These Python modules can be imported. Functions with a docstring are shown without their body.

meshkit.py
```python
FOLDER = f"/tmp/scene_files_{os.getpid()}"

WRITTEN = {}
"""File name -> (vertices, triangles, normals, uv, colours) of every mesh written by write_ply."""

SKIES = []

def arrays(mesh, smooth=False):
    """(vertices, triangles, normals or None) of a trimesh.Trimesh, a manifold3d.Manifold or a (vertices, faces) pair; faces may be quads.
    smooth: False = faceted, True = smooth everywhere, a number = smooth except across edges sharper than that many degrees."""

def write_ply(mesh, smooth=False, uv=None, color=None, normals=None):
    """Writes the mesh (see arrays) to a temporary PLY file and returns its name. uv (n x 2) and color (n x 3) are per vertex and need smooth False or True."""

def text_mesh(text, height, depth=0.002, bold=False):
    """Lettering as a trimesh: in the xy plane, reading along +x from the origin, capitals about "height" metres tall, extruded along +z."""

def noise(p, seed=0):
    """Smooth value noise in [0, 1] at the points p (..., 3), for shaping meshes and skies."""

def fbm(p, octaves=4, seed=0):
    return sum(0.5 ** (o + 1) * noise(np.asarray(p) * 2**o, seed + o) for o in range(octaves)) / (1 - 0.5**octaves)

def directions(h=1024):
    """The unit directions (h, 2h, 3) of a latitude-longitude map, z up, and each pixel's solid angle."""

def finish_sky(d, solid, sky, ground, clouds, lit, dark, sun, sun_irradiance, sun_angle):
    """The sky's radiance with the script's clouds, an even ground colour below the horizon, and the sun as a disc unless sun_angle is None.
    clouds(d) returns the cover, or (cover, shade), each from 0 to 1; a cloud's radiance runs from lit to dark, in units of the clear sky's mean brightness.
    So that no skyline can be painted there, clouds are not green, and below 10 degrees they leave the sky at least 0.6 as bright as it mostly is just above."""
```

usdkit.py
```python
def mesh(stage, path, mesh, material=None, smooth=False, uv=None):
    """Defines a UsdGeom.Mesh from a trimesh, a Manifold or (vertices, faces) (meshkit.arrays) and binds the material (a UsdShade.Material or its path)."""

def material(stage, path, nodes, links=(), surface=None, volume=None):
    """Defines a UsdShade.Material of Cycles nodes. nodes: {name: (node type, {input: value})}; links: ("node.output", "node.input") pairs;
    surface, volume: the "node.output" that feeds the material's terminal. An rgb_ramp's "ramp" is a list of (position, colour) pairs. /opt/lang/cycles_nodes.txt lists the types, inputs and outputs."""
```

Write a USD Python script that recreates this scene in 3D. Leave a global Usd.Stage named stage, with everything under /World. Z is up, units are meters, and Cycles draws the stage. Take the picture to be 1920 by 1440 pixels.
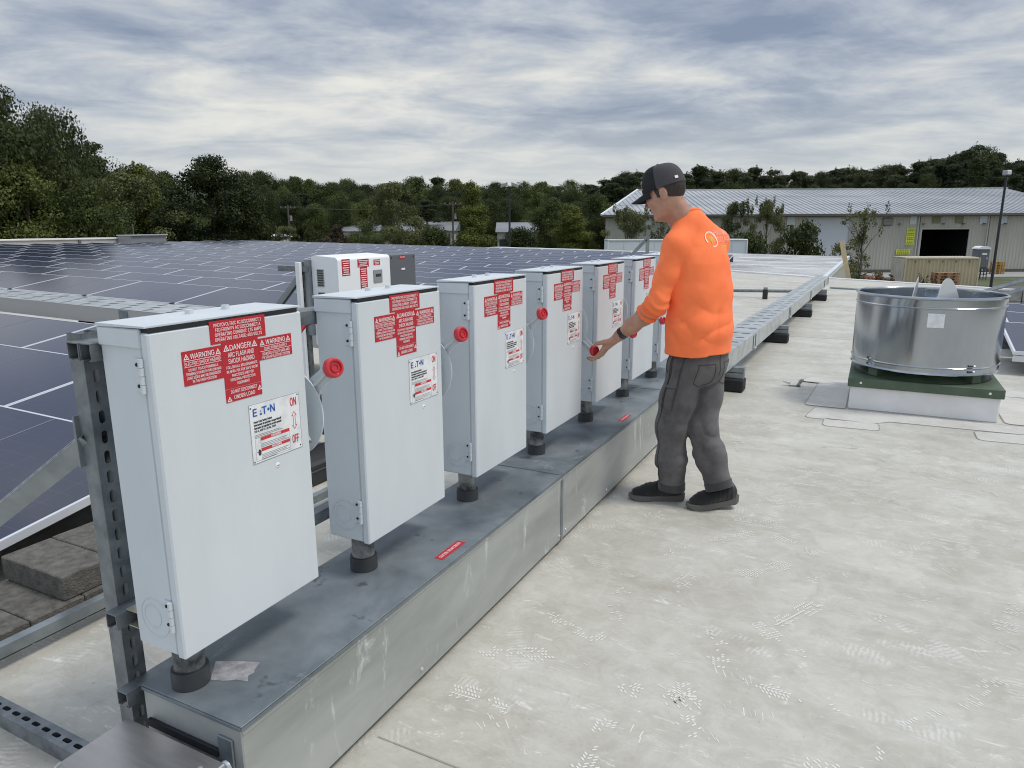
import math, random
import numpy as np, trimesh, usdkit, meshkit
from pxr import Usd, UsdGeom, UsdLux, UsdShade, Gf, Sdf
from shapely.geometry import Polygon, Point, box as sbox, LineString
from shapely.ops import unary_union
from shapely import affinity
from scipy.spatial import ConvexHull

stage = Usd.Stage.CreateInMemory()
UsdGeom.SetStageUpAxis(stage, UsdGeom.Tokens.z)
UsdGeom.SetStageMetersPerUnit(stage, 1.0)
UsdGeom.Xform.Define(stage, '/World')
rng = np.random.default_rng(7)

# ------------------------------------------------------------------ camera, sky, sun, exposure
CAMH, PITCH, YAW, ROLL, FPX = 1.5, 0.2197, 0.4719, -0.0048, 1319.6
FH = np.array([-math.sin(YAW), math.cos(YAW), 0.0]); RH = np.array([math.cos(YAW), math.sin(YAW), 0.0])
cam = UsdGeom.Camera.Define(stage, '/World/camera')
cam.CreateHorizontalApertureAttr(36.0)
cam.CreateFocalLengthAttr(36.0 * FPX / 1920)
cam.CreateClippingRangeAttr((0.05, 5000.0))
cam.CreateExposureAttr(0.5)
_fw = FH * math.cos(PITCH) - np.array([0, 0, 1.0]) * math.sin(PITCH)
_up = np.array([0, 0, 1.0]) * math.cos(PITCH) + FH * math.sin(PITCH)
_r = RH * math.cos(ROLL) + _up * math.sin(ROLL); _u = _up * math.cos(ROLL) - RH * math.sin(ROLL)
UsdGeom.Xformable(cam).AddTransformOp().Set(Gf.Matrix4d(*_r, 0, *_u, 0, *(-_fw), 0, 0, 0, CAMH, 1))

SUN = np.array([0.50, 0.10, 0.86]); SUN /= np.linalg.norm(SUN)
sun = UsdLux.DistantLight.Define(stage, '/World/sun')
sun.CreateIntensityAttr(0.40); sun.CreateAngleAttr(15.0); sun.CreateColorAttr((1.0, 0.96, 0.9))
sun.GetPrim().CreateAttribute('inputs:normalize', Sdf.ValueTypeNames.Bool).Set(True)
_z = SUN; _x = np.cross([0, 0, 1.0], _z); _x /= np.linalg.norm(_x); _y = np.cross(_z, _x)
UsdGeom.Xformable(sun).AddTransformOp().Set(Gf.Matrix4d(*_x, 0, *_y, 0, *_z, 0, 0, 0, 0, 1))

def mat(name, nodes, links=(), surface=None, volume=None):
    return usdkit.material(stage, '/World/Looks/' + name, nodes, links, surface, volume)

SKYG = 0.1
CL = 1.0 / SKYG
def c3(r, g, b, k=1.0): return (r * k, g * k, b * k)
mat('sky_look', {
    'sky': ('sky_texture', {'sky_type': 'single_scattering', 'sun_disc': False, 'sun_elevation': float(math.asin(SUN[2])), 'sun_rotation': float(math.atan2(SUN[0], SUN[1]))}),
    'tc': ('texture_coordinate', {}),
    'sx': ('separate_xyz', {}),
    'zc': ('math', {'math_type': 'maximum', 'value2': 0.0}),
    'za': ('math', {'math_type': 'add', 'value2': 0.125}),
    'px': ('math', {'math_type': 'divide'}), 'py': ('math', {'math_type': 'divide'}),
    'cv': ('combine_xyz', {'z': 0.0}),
    'rot0': ('mapping', {'rotation': (0, 0, -YAW)}), 'rot': ('mapping', {'scale': (0.80, 1.0, 1.0), 'location': (3.1, 1.7, 0)}),
    'n1': ('noise_texture', {'scale': 2.0, 'detail': 11.0, 'roughness': 0.60, 'distortion': 0.3}),
    'n2': ('noise_texture', {'scale': 0.62, 'detail': 5.0, 'roughness': 0.5, 'distortion': 0.2}),
    'mixn': ('mix_float', {'fac': 0.45}),
    'bias': ('map_range', {'from_min': 0.07, 'from_max': 0.27, 'to_min': 0.062, 'to_max': -0.022, 'clamp': True}), 'sumn': ('math', {'math_type': 'add'}),
    'ramp': ('rgb_ramp', {'ramp': [(0.0, c3(.13, .17, .245, CL)), (0.40, c3(.17, .21, .285, CL)), (0.465, c3(.245, .28, .345, CL)), (0.515, c3(.335, .365, .41, CL)), (0.56, c3(.43, .445, .455, CL)), (0.62, c3(.56, .555, .525, CL)), (0.70, c3(.64, .625, .565, CL)), (1.0, c3(.66, .64, .57, CL))]}),
    # smooth paler band low over the horizon
    'hz': ('rgb_ramp', {'ramp': [(0.0, (1, 1, 1)), (0.04, (.92, .92, .92)), (0.09, (.55, .55, .55)), (0.15, (.15, .15, .15)), (0.22, (0, 0, 0)), (1.0, (0, 0, 0))]}),
    'low': ('mix_color', {'b': c3(.445, .462, .462, CL)}),
    # an overcast sky brightens towards the zenith
    'zen': ('map_range', {'from_min': 0.25, 'from_max': 0.9, 'to_min': 1.0, 'to_max': 2.3, 'clamp': True}),
    'up': ('vector_math', {'math_type': 'scale'}),
    'mixs': ('mix_color', {'fac': 0.94}),
    'bg': ('background_shader', {'strength': SKYG}),
}, [('tc.generated', 'sx.vector'), ('sx.z', 'zc.value1'), ('zc.value', 'za.value1'), ('sx.x', 'px.value1'), ('za.value', 'px.value2'), ('sx.y', 'py.value1'), ('za.value', 'py.value2'),
    ('px.value', 'cv.x'), ('py.value', 'cv.y'), ('cv.vector', 'rot0.vector'), ('rot0.vector', 'rot.vector'), ('rot.vector', 'n1.vector'), ('rot.vector', 'n2.vector'),
    ('n1.fac', 'mixn.a'), ('n2.fac', 'mixn.b'), ('zc.value', 'bias.value'), ('mixn.result', 'sumn.value1'), ('bias.result', 'sumn.value2'), ('sumn.value', 'ramp.fac'), ('zc.value', 'hz.fac'), ('hz.color', 'low.fac'), ('ramp.color', 'low.a'),
    ('zc.value', 'zen.value'), ('low.result', 'up.vector1'), ('zen.result', 'up.scale'), ('sky.color', 'mixs.a'), ('up.vector', 'mixs.b'), ('mixs.result', 'bg.color')], surface='bg.background')
dome = UsdLux.DomeLight.Define(stage, '/World/sky')
UsdShade.MaterialBindingAPI.Apply(dome.GetPrim()).Bind(UsdShade.Material.Get(stage, '/World/Looks/sky_look'))

# ------------------------------------------------------------------ helpers
_used = {}
def path_for(name, parent):
    base = str(parent.GetPath()) if parent is not None else '/World'
    k = (base, name); n = _used.get(k, 0); _used[k] = n + 1
    return base + '/' + (name if n == 0 else '%s_%03d' % (name, n))
def tag(p, label=None, cat=None, group=None, kind=None):
    for k, v in (('label', label), ('category', cat), ('group', group), ('kind', kind)):
        if v: p.SetCustomDataByKey(k, v)
    return p
def thing(name, label, cat, loc=(0, 0, 0), rz=0.0, group=None):
    x = UsdGeom.Xform.Define(stage, path_for(name, None))
    x.AddTranslateOp().Set(Gf.Vec3d(*map(float, loc))); x.AddRotateZOp().Set(float(rz)); x.AddScaleOp().Set(Gf.Vec3f(1, 1, 1))
    return tag(x.GetPrim(), label, cat, group)
def dup(root, loc, rz=0.0, label=None, group=None, scale=(1, 1, 1)):
    was = root.GetCustomData()
    p = thing(root.GetName().rsplit('_', 1)[0] if root.GetName()[-3:].isdigit() else root.GetName(), label or was['label'], was['category'], loc, rz, group or was.get('group'))
    p.GetReferences().AddInternalReference(root.GetPath()); p.SetInstanceable(True)
    p.GetAttribute('xformOp:scale').Set(Gf.Vec3f(*map(float, scale)))
    return p
class MB:
    """collects shapes that become one mesh"""
    def __init__(s): s.v = []; s.f = []; s.n = 0
    def add(s, v, f=None):
        if f is None: v, f = v.vertices, v.faces
        v = np.asarray(v, float); f = np.asarray(f, int)
        if f.shape[1] == 4: f = np.vstack([f[:, [0, 1, 2]], f[:, [0, 2, 3]]])
        s.v.append(v); s.f.append(f + s.n); s.n += len(v); return s
    def box(s, x0, x1, y0, y1, z0, z1, c=0.0): return s.add(*cbox(x0, x1, y0, y1, z0, z1, c))
    def tf(s, M):
        s.v = [v @ np.asarray(M)[:3, :3].T + np.asarray(M)[:3, 3] for v in s.v]; return s
    def arr(s): return np.vstack(s.v), np.vstack(s.f)
    def build(s, name, m, parent=None, smooth=30, **kw):
        return obj(name, s.arr(), m, parent, smooth, **kw)
def obj(name, mesh, m, parent=None, smooth=30, label=None, cat=None, group=None, kind=None):
    p = usdkit.mesh(stage, path_for(name, parent), mesh, '/World/Looks/' + m, smooth=smooth).GetPrim()
    return tag(p, label, cat, group, kind)
_BF = np.array([[0, 3, 2, 1], [4, 5, 6, 7], [0, 1, 5, 4], [1, 2, 6, 5], [2, 3, 7, 6], [3, 0, 4, 7]])
def cbox(x0, x1, y0, y1, z0, z1, c=0.0):
    """box, chamfered by c"""
    if c <= 0:
        return np.array([[x0, y0, z0], [x1, y0, z0], [x1, y1, z0], [x0, y1, z0], [x0, y0, z1], [x1, y0, z1], [x1, y1, z1], [x0, y1, z1]], float), _BF
    P = []
    for x, sx in ((x0, 1), (x1, -1)):
        for y, sy in ((y0, 1), (y1, -1)):
            for z, sz in ((z0, 1), (z1, -1)):
                P += [(x + sx * c, y + sy * c, z), (x + sx * c, y, z + sz * c), (x, y + sy * c, z + sz * c)]
    return hull(P)
def hull(P):
    h = ConvexHull(np.asarray(P, float)); f = h.simplices.copy(); p = h.points; ctr = p.mean(0)
    n = np.cross(p[f[:, 1]] - p[f[:, 0]], p[f[:, 2]] - p[f[:, 0]]); flip = ((p[f[:, 0]] - ctr) * n).sum(1) < 0
    f[flip] = f[flip][:, ::-1]
    return p, f
def tube(path, rad, n=8, cap=True):
    P = np.asarray(path, float); R = np.broadcast_to(np.asarray(rad, float), (len(P),)); T = np.gradient(P, axis=0); T /= np.linalg.norm(T, axis=1, keepdims=True) + 1e-12
    a = np.array([0, 0, 1.0]) if abs(T[0][2]) < .9 else np.array([1.0, 0, 0]); V = []; a = np.cross(np.cross(T[0], a), T[0])
    for p, t, r in zip(P, T, R):
        a = a - t * (a @ t); a /= np.linalg.norm(a); b = np.cross(t, a)
        th = np.arange(n) * 2 * np.pi / n
        V.append(p + r * (np.cos(th)[:, None] * a + np.sin(th)[:, None] * b))
    V = np.vstack(V); F = []
    for i in range(len(P) - 1):
        for j in range(n):
            k = (j + 1) % n; F += [[i * n + j, i * n + k, (i + 1) * n + k], [i * n + j, (i + 1) * n + k, (i + 1) * n + j]]
    if cap:
        m = len(V); V = np.vstack([V, P[0], P[-1]])
        for j in range(n):
            k = (j + 1) % n; F += [[m, k, j], [m + 1, (len(P) - 1) * n + j, (len(P) - 1) * n + k]]
    return V, np.array(F)
def lathe(prof, n=48, center=(0, 0)):
    """closed-profile lathe: list of (r, z)"""
    P = np.asarray(prof, float); th = np.arange(n) * 2 * np.pi / n
    V = np.stack([np.outer(np.cos(th), P[:, 0]) + center[0], np.outer(np.sin(th), P[:, 0]) + center[1], np.tile(P[:, 1], (n, 1))], -1).reshape(-1, 3); F = []; k = len(P)
    for i in range(n):
        j = (i + 1) % n
        for a in range(k - 1): F += [[i * k + a, j * k + a, j * k + a + 1], [i * k + a, j * k + a + 1, i * k + a + 1]]
    return V, np.array(F)
def extr(poly, h):
    """extruded shapely polygon as (v, f), z from 0 to h"""
    gs = [g for g in getattr(poly, 'geoms', [poly]) if g.area > 0]
    m = trimesh.util.concatenate([trimesh.creation.extrude_polygon(g, h, engine='earcut') for g in gs])
    return np.array(m.vertices), np.array(m.faces)
def place(vf, o, X, Y, Z):
    """local (x, y, z) of vf laid along world axes X, Y, Z from o"""
    v, f = vf; B = np.stack([np.asarray(X, float), np.asarray(Y, float), np.asarray(Z, float)]); w = v @ B + np.asarray(o, float)
    if np.linalg.det(B) < 0: f = f[:, ::-1]
    return w, f
def unit(v): v = np.asarray(v, float); return v / np.linalg.norm(v)
def strut(p0, p1, web, size=.041, slots=True, th=.0026):
    """slotted U-channel from p0 (one corner-centre of the web) to p1; web = outward direction of the slotted back"""
    p0, p1 = np.asarray(p0, float), np.asarray(p1, float); L = np.linalg.norm(p1 - p0); l = (p1 - p0) / L; w = unit(np.asarray(web, float) - l * np.dot(web, l)); s = np.cross(w, l)
    mb = MB(); h = size / 2
    poly = sbox(0, -h, L, h)
    if slots:
        holes = [LineString([(x, 0), (x + .018, 0)]).buffer(.0075, quad_segs=3) for x in np.arange(.03, L - .04, .0508)]
        if holes: poly = poly.difference(unary_union(holes))
    mb.add(*place(extr(poly, th), p0 - w * th, l, s, w))
    for sg in (-1, 1):
        mb.add(*place(cbox(0, L, h - th if sg > 0 else -h, h if sg > 0 else -h + th, -size, -th - .0002), p0, l, s, w))
        a = sg * (h - th - .0002); b = sg * (h - .0105)
        mb.add(*place(cbox(0, L, min(a, b), max(a, b), -size, -size + th), p0, l, s, w))
    return mb
def slotted(L, W, sl, sw, xs, ys_of, th=.002):
    holes = [LineString([(x, y - (sl - sw) / 2), (x, y + (sl - sw) / 2)]).buffer(sw / 2, quad_segs=2) for i, x in enumerate(xs) for y in ys_of(i)]
    return extr(sbox(0, 0, L, W).difference(unary_union(holes)), th)
_tm = {}
def text(mb, s, h, o, X, Y, Z, width=None, align='c', bold=False, depth=.0006):
    k = (s, h, depth, bold)
    if k not in _tm: _tm[k] = meshkit.text_mesh(s, h, depth, bold)
    m = _tm[k]; v = np.array(m.vertices); w = v[:, 0].max() - v[:, 0].min(); v[:, 0] -= v[:, 0].min()
    if width: v[:, 0] *= width / w; w = width
    if align == 'c': v[:, 0] -= w / 2
    mb.add(*place((v, np.array(m.faces)), o, X, Y, Z))
def rz(X, Y): return .017 * max(0., -(X + 2.9)) - .006 * max(0., Y - 5)
def col(px, D, z=0.0):
    """world point on the photograph's bearing px, D metres ahead"""
    lat = (px - 960) / FPX * (D * math.cos(PITCH) - (z - CAMH) * math.sin(PITCH)); p = FH * D + RH * lat; return np.array([p[0], p[1], z])
def hz(py, px, D):
    """height seen at row py, D metres ahead"""
    t = math.tan(math.atan((720 - py - (px - 960) * ROLL) / FPX) - PITCH); return CAMH + t * D

# ------------------------------------------------------------------ materials
def noisy(name, ca, cb, scale, rough=.5, metallic=0., bump=0., detail=5., ramp=(.35, .65), bscale=None, stretch=(1, 1, 1), extra=None, rough2=None):
    n = {'tc': ('geometry', {}), 'mp': ('mapping', {'scale': stretch}), 'n': ('noise_texture', {'scale': scale, 'detail': detail, 'roughness': .6}),
         'r': ('rgb_ramp', {'ramp': [(ramp[0], ca), (ramp[1], cb)]}), 'p': ('principled_bsdf', dict({'roughness': rough, 'metallic': metallic}, **(extra or {})))}
    l = [('tc.position', 'mp.vector'), ('mp.vector', 'n.vector'), ('n.fac', 'r.fac'), ('r.color', 'p.base_color')]
    if rough2 is not None:
        n['mr'] = ('map_range', {'from_min': .3, 'from_max': .7, 'to_min': rough, 'to_max': rough2}); l += [('n.fac', 'mr.value'), ('mr.result', 'p.roughness')]
    if bump:
        n['n2'] = ('noise_texture', {'scale': bscale or scale * 6, 'detail': 3.}); n['b'] = ('bump', {'strength': bump, 'distance': .01})
        l += [('mp.vector', 'n2.vector'), ('n2.fac', 'b.height'), ('b.normal', 'p.normal')]
    mat(name, n, l, 'p.BSDF')
def plain(name, c, rough=.5, metallic=0., **kw):
    mat(name, {'p': ('principled_bsdf', dict({'base_color': c, 'roughness': rough, 'metallic': metallic}, **kw))}, [], 'p.BSDF')

noisy('grey_paint', (.515, .555, .575), (.575, .615, .635), 1.9, .38, bump=.04, bscale=220, rough2=.52, stretch=(1.6, 1.6, .5), detail=9.)
noisy('galvanised', (.20, .225, .24), (.31, .335, .345), 9, .36, .75, bump=.02, rough2=.52)
noisy('galvanised_dull', (.115, .13, .137), (.235, .255, .265), 16, .42, .55, bump=.08, bscale=160, rough2=.6)
noisy('galvanised_bright', (.42, .44, .44), (.58, .60, .59), 6, .3, .7, rough2=.45)
def stained(name, ca, cb, scale, rough, metallic, stretch, stain, sscale, sstretch, lo, hi, stain2=None):
    n = {'g': ('geometry', {}), 'm1': ('mapping', {'scale': stretch}), 'n1': ('noise_texture', {'scale': scale, 'detail': 8., 'roughness': .62, 'distortion': .3}), 'r1': ('rgb_ramp', {'ramp': [(.32, ca), (.66, cb)]}),
         'm2': ('mapping', {'scale': sstretch, 'location': (2.3, 1.1, .4)}), 'n2': ('noise_texture', {'scale': sscale, 'detail': 9., 'roughness': .72, 'distortion': .8}), 'r2': ('map_range', {'from_min': lo, 'from_max': hi, 'to_min': 0., 'to_max': .75, 'clamp': True}),
         'mx': ('mix_color', {'b': stain}), 'rr': ('map_range', {'from_min': .3, 'from_max': .7, 'to_min': rough, 'to_max': rough + .18}), 'mm': ('map_range', {'to_min': metallic, 'to_max': .05}), 'p': ('principled_bsdf', {})}
    l = [('g.position', 'm1.vector'), ('m1.vector', 'n1.vector'), ('n1.fac', 'r1.fac'), ('g.position', 'm2.vector'), ('m2.vector', 'n2.vector'), ('n2.fac', 'r2.value'), ('r2.result', 'mx.fac'), ('r1.color', 'mx.a'), ('n1.fac', 'rr.value'), ('rr.result', 'p.roughness'), ('r2.result', 'mm.value'), ('mm.result', 'p.metallic')]
    last = 'mx.result'
    if stain2:
        n['n3'] = ('noise_texture', {'scale': 9., 'detail': 3., 'roughness': .5}); n['r3'] = ('map_range', {'from_min': .66, 'from_max': .70, 'to_min': 0., 'to_max': .7, 'clamp': True}); n['mx2'] = ('mix_color', {'b': stain2})
        l += [('g.position', 'n3.vector'), ('n3.fac', 'r3.value'), ('r3.result', 'mx2.fac'), (last, 'mx2.a')]; last = 'mx2.result'
    mat(name, n, l + [(last, 'p.base_color')], 'p.BSDF')
stained('trough_top', (.10, .122, .137), (.235, .265, .282), 3.6, .46, .45, (1, 1, 1), (.42, .45, .46), 3.2, (1.6, 1, 1), .60, .74, (.06, .07, .07))
stained('trough_side', (.29, .305, .29), (.45, .465, .445), 2.2, .42, .45, (1, .6, 2.2), (.60, .62, .615), 3.0, (1, 2.6, .7), .58, .66)
noisy('stainless', (.34, .33, .325), (.43, .42, .41), 1.6, .27, .85, stretch=(1, 8, 1), rough2=.38)
noisy('pipe_dull', (.05, .055, .058), (.30, .31, .30), 14, .45, .4, detail=6., ramp=(.38, .6))
plain('bushing_black', (.035, .038, .04), .5)
plain('black_rubber', (.012, .012, .012), .75)
plain('gasket', (.008, .009, .012), .7)
plain('red_label', (.42, .012, .022), .4)
plain('label_white', (.78, .72, .72), .5)
noisy('plate_white', (.62, .635, .64), (.73, .74, .74), 22, .4, ramp=(.4, .55))
plain('print_black', (.035, .035, .04), .6)
plain('print_blue', (.02, .09, .34), .5)
plain('print_red', (.52, .03, .035), .5)
plain('knob_red', (.48, .02, .03), .32, coat_weight=.3)
plain('knob_dark_red', (.25, .008, .014), .4)
plain('screw_zinc', (.6, .62, .62), .3, .8)
plain('zinc_gold', (.52, .50, .38), .4, .6)
noisy('concrete_block', (.062, .058, .05), (.155, .147, .128), 26, .95, bump=.7, bscale=140, ramp=(.3, .72))
noisy('concrete_grey', (.24, .235, .22), (.34, .335, .32), 9, .9, bump=.3)
plain('inverter_white', (.78, .79, .79), .4)
plain('inverter_grey', (.10, .108, .12), .45)
plain('vent_grey', (.33, .35, .34), .6)
plain('screen_grey', (.25, .265, .255), .4)
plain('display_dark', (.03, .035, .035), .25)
plain('aluminium', (.55, .57, .58), .35, .6)
plain('frame_silver', (.60, .62, .65), .4, .25)
plain('cable_red', (.42, .03, .03), .45)
plain('cable_black', (.02, .02, .022), .5)
plain('case_yellow', (.75, .42, .06), .5)
noisy('fan_steel', (.36, .39, .415), (.45, .475, .50), 1.5, .10, .97, stretch=(1, 1, .4), rough2=.19)
noisy('fan_green', (.052, .082, .048), (.078, .112, .07), 6, .5, bump=.05)
noisy('curb_white', (.66, .655, .64), (.76, .755, .745), 4, .55, ramp=(.3, .7))
plain('patch_line', (.27, .26, .24), .8)
noisy('lumber', (.42, .33, .18), (.52, .42, .25), 5, .8, stretch=(8, 8, 1))
noisy('pallet_wood', (.24, .14, .075), (.36, .22, .12), 6, .85)
noisy('fire_wood', (.17, .085, .055), (.27, .14, .095), 3, .9)
noisy('warehouse_wall', (.36, .35, .30), (.43, .415, .36), .5, .6, stretch=(1, 1, .3))
noisy('warehouse_roof', (.29, .305, .32), (.40, .41, .42), .35, .5, .2, stretch=(.5, 1, 1))
plain('trim_dark', (.10, .095, .085), .6)
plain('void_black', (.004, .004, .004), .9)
plain('door_pale', (.50, .53, .56), .5)
plain('olive_panel', (.17, .165, .10), .6)
plain('sign_yellow', (.58, .62, .07), .5)
plain('sign_ink', (.20, .22, .03), .6)
noisy('container_tan', (.42, .355, .22), (.48, .41, .26), .8, .6)
noisy('container_roof', (.47, .43, .34), (.56, .52, .43), 1.2, .6)
plain('potty_grey', (.11, .12, .135), .5)
plain('white_plastic', (.72, .72, .70), .45)
plain('pole_black', (.015, .015, .016), .5)
plain('pole_grey', (.26, .27, .27), .5, .4)
plain('lamp_grey', (.30, .31, .31), .4)
noisy('trailer_white', (.56, .61, .64), (.64, .68, .70), .3, .4)
noisy('shed_wall', (.36, .355, .33), (.42, .41, .385), .3, .6)
noisy('shed_roof', (.14, .147, .155), (.20, .207, .215), .2, .5)
plain('car_white', (.7, .7, .7), .25)
plain('car_red', (.35, .03, .03), .3)
plain('car_glass', (.03, .035, .04), .1)
noisy('grass_look', (.045, .062, .022), (.095, .105, .045), .35, .95, detail=8.)
noisy('asphalt_look', (.075, .075, .073), (.12, .12, .116), .5, .9, detail=8.)
noisy('bark', (.06, .05, .04), (.12, .10, .08), 3, .95, stretch=(3, 3, .6))
plain('glass_dark', (.03, .035, .04), .1)

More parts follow.
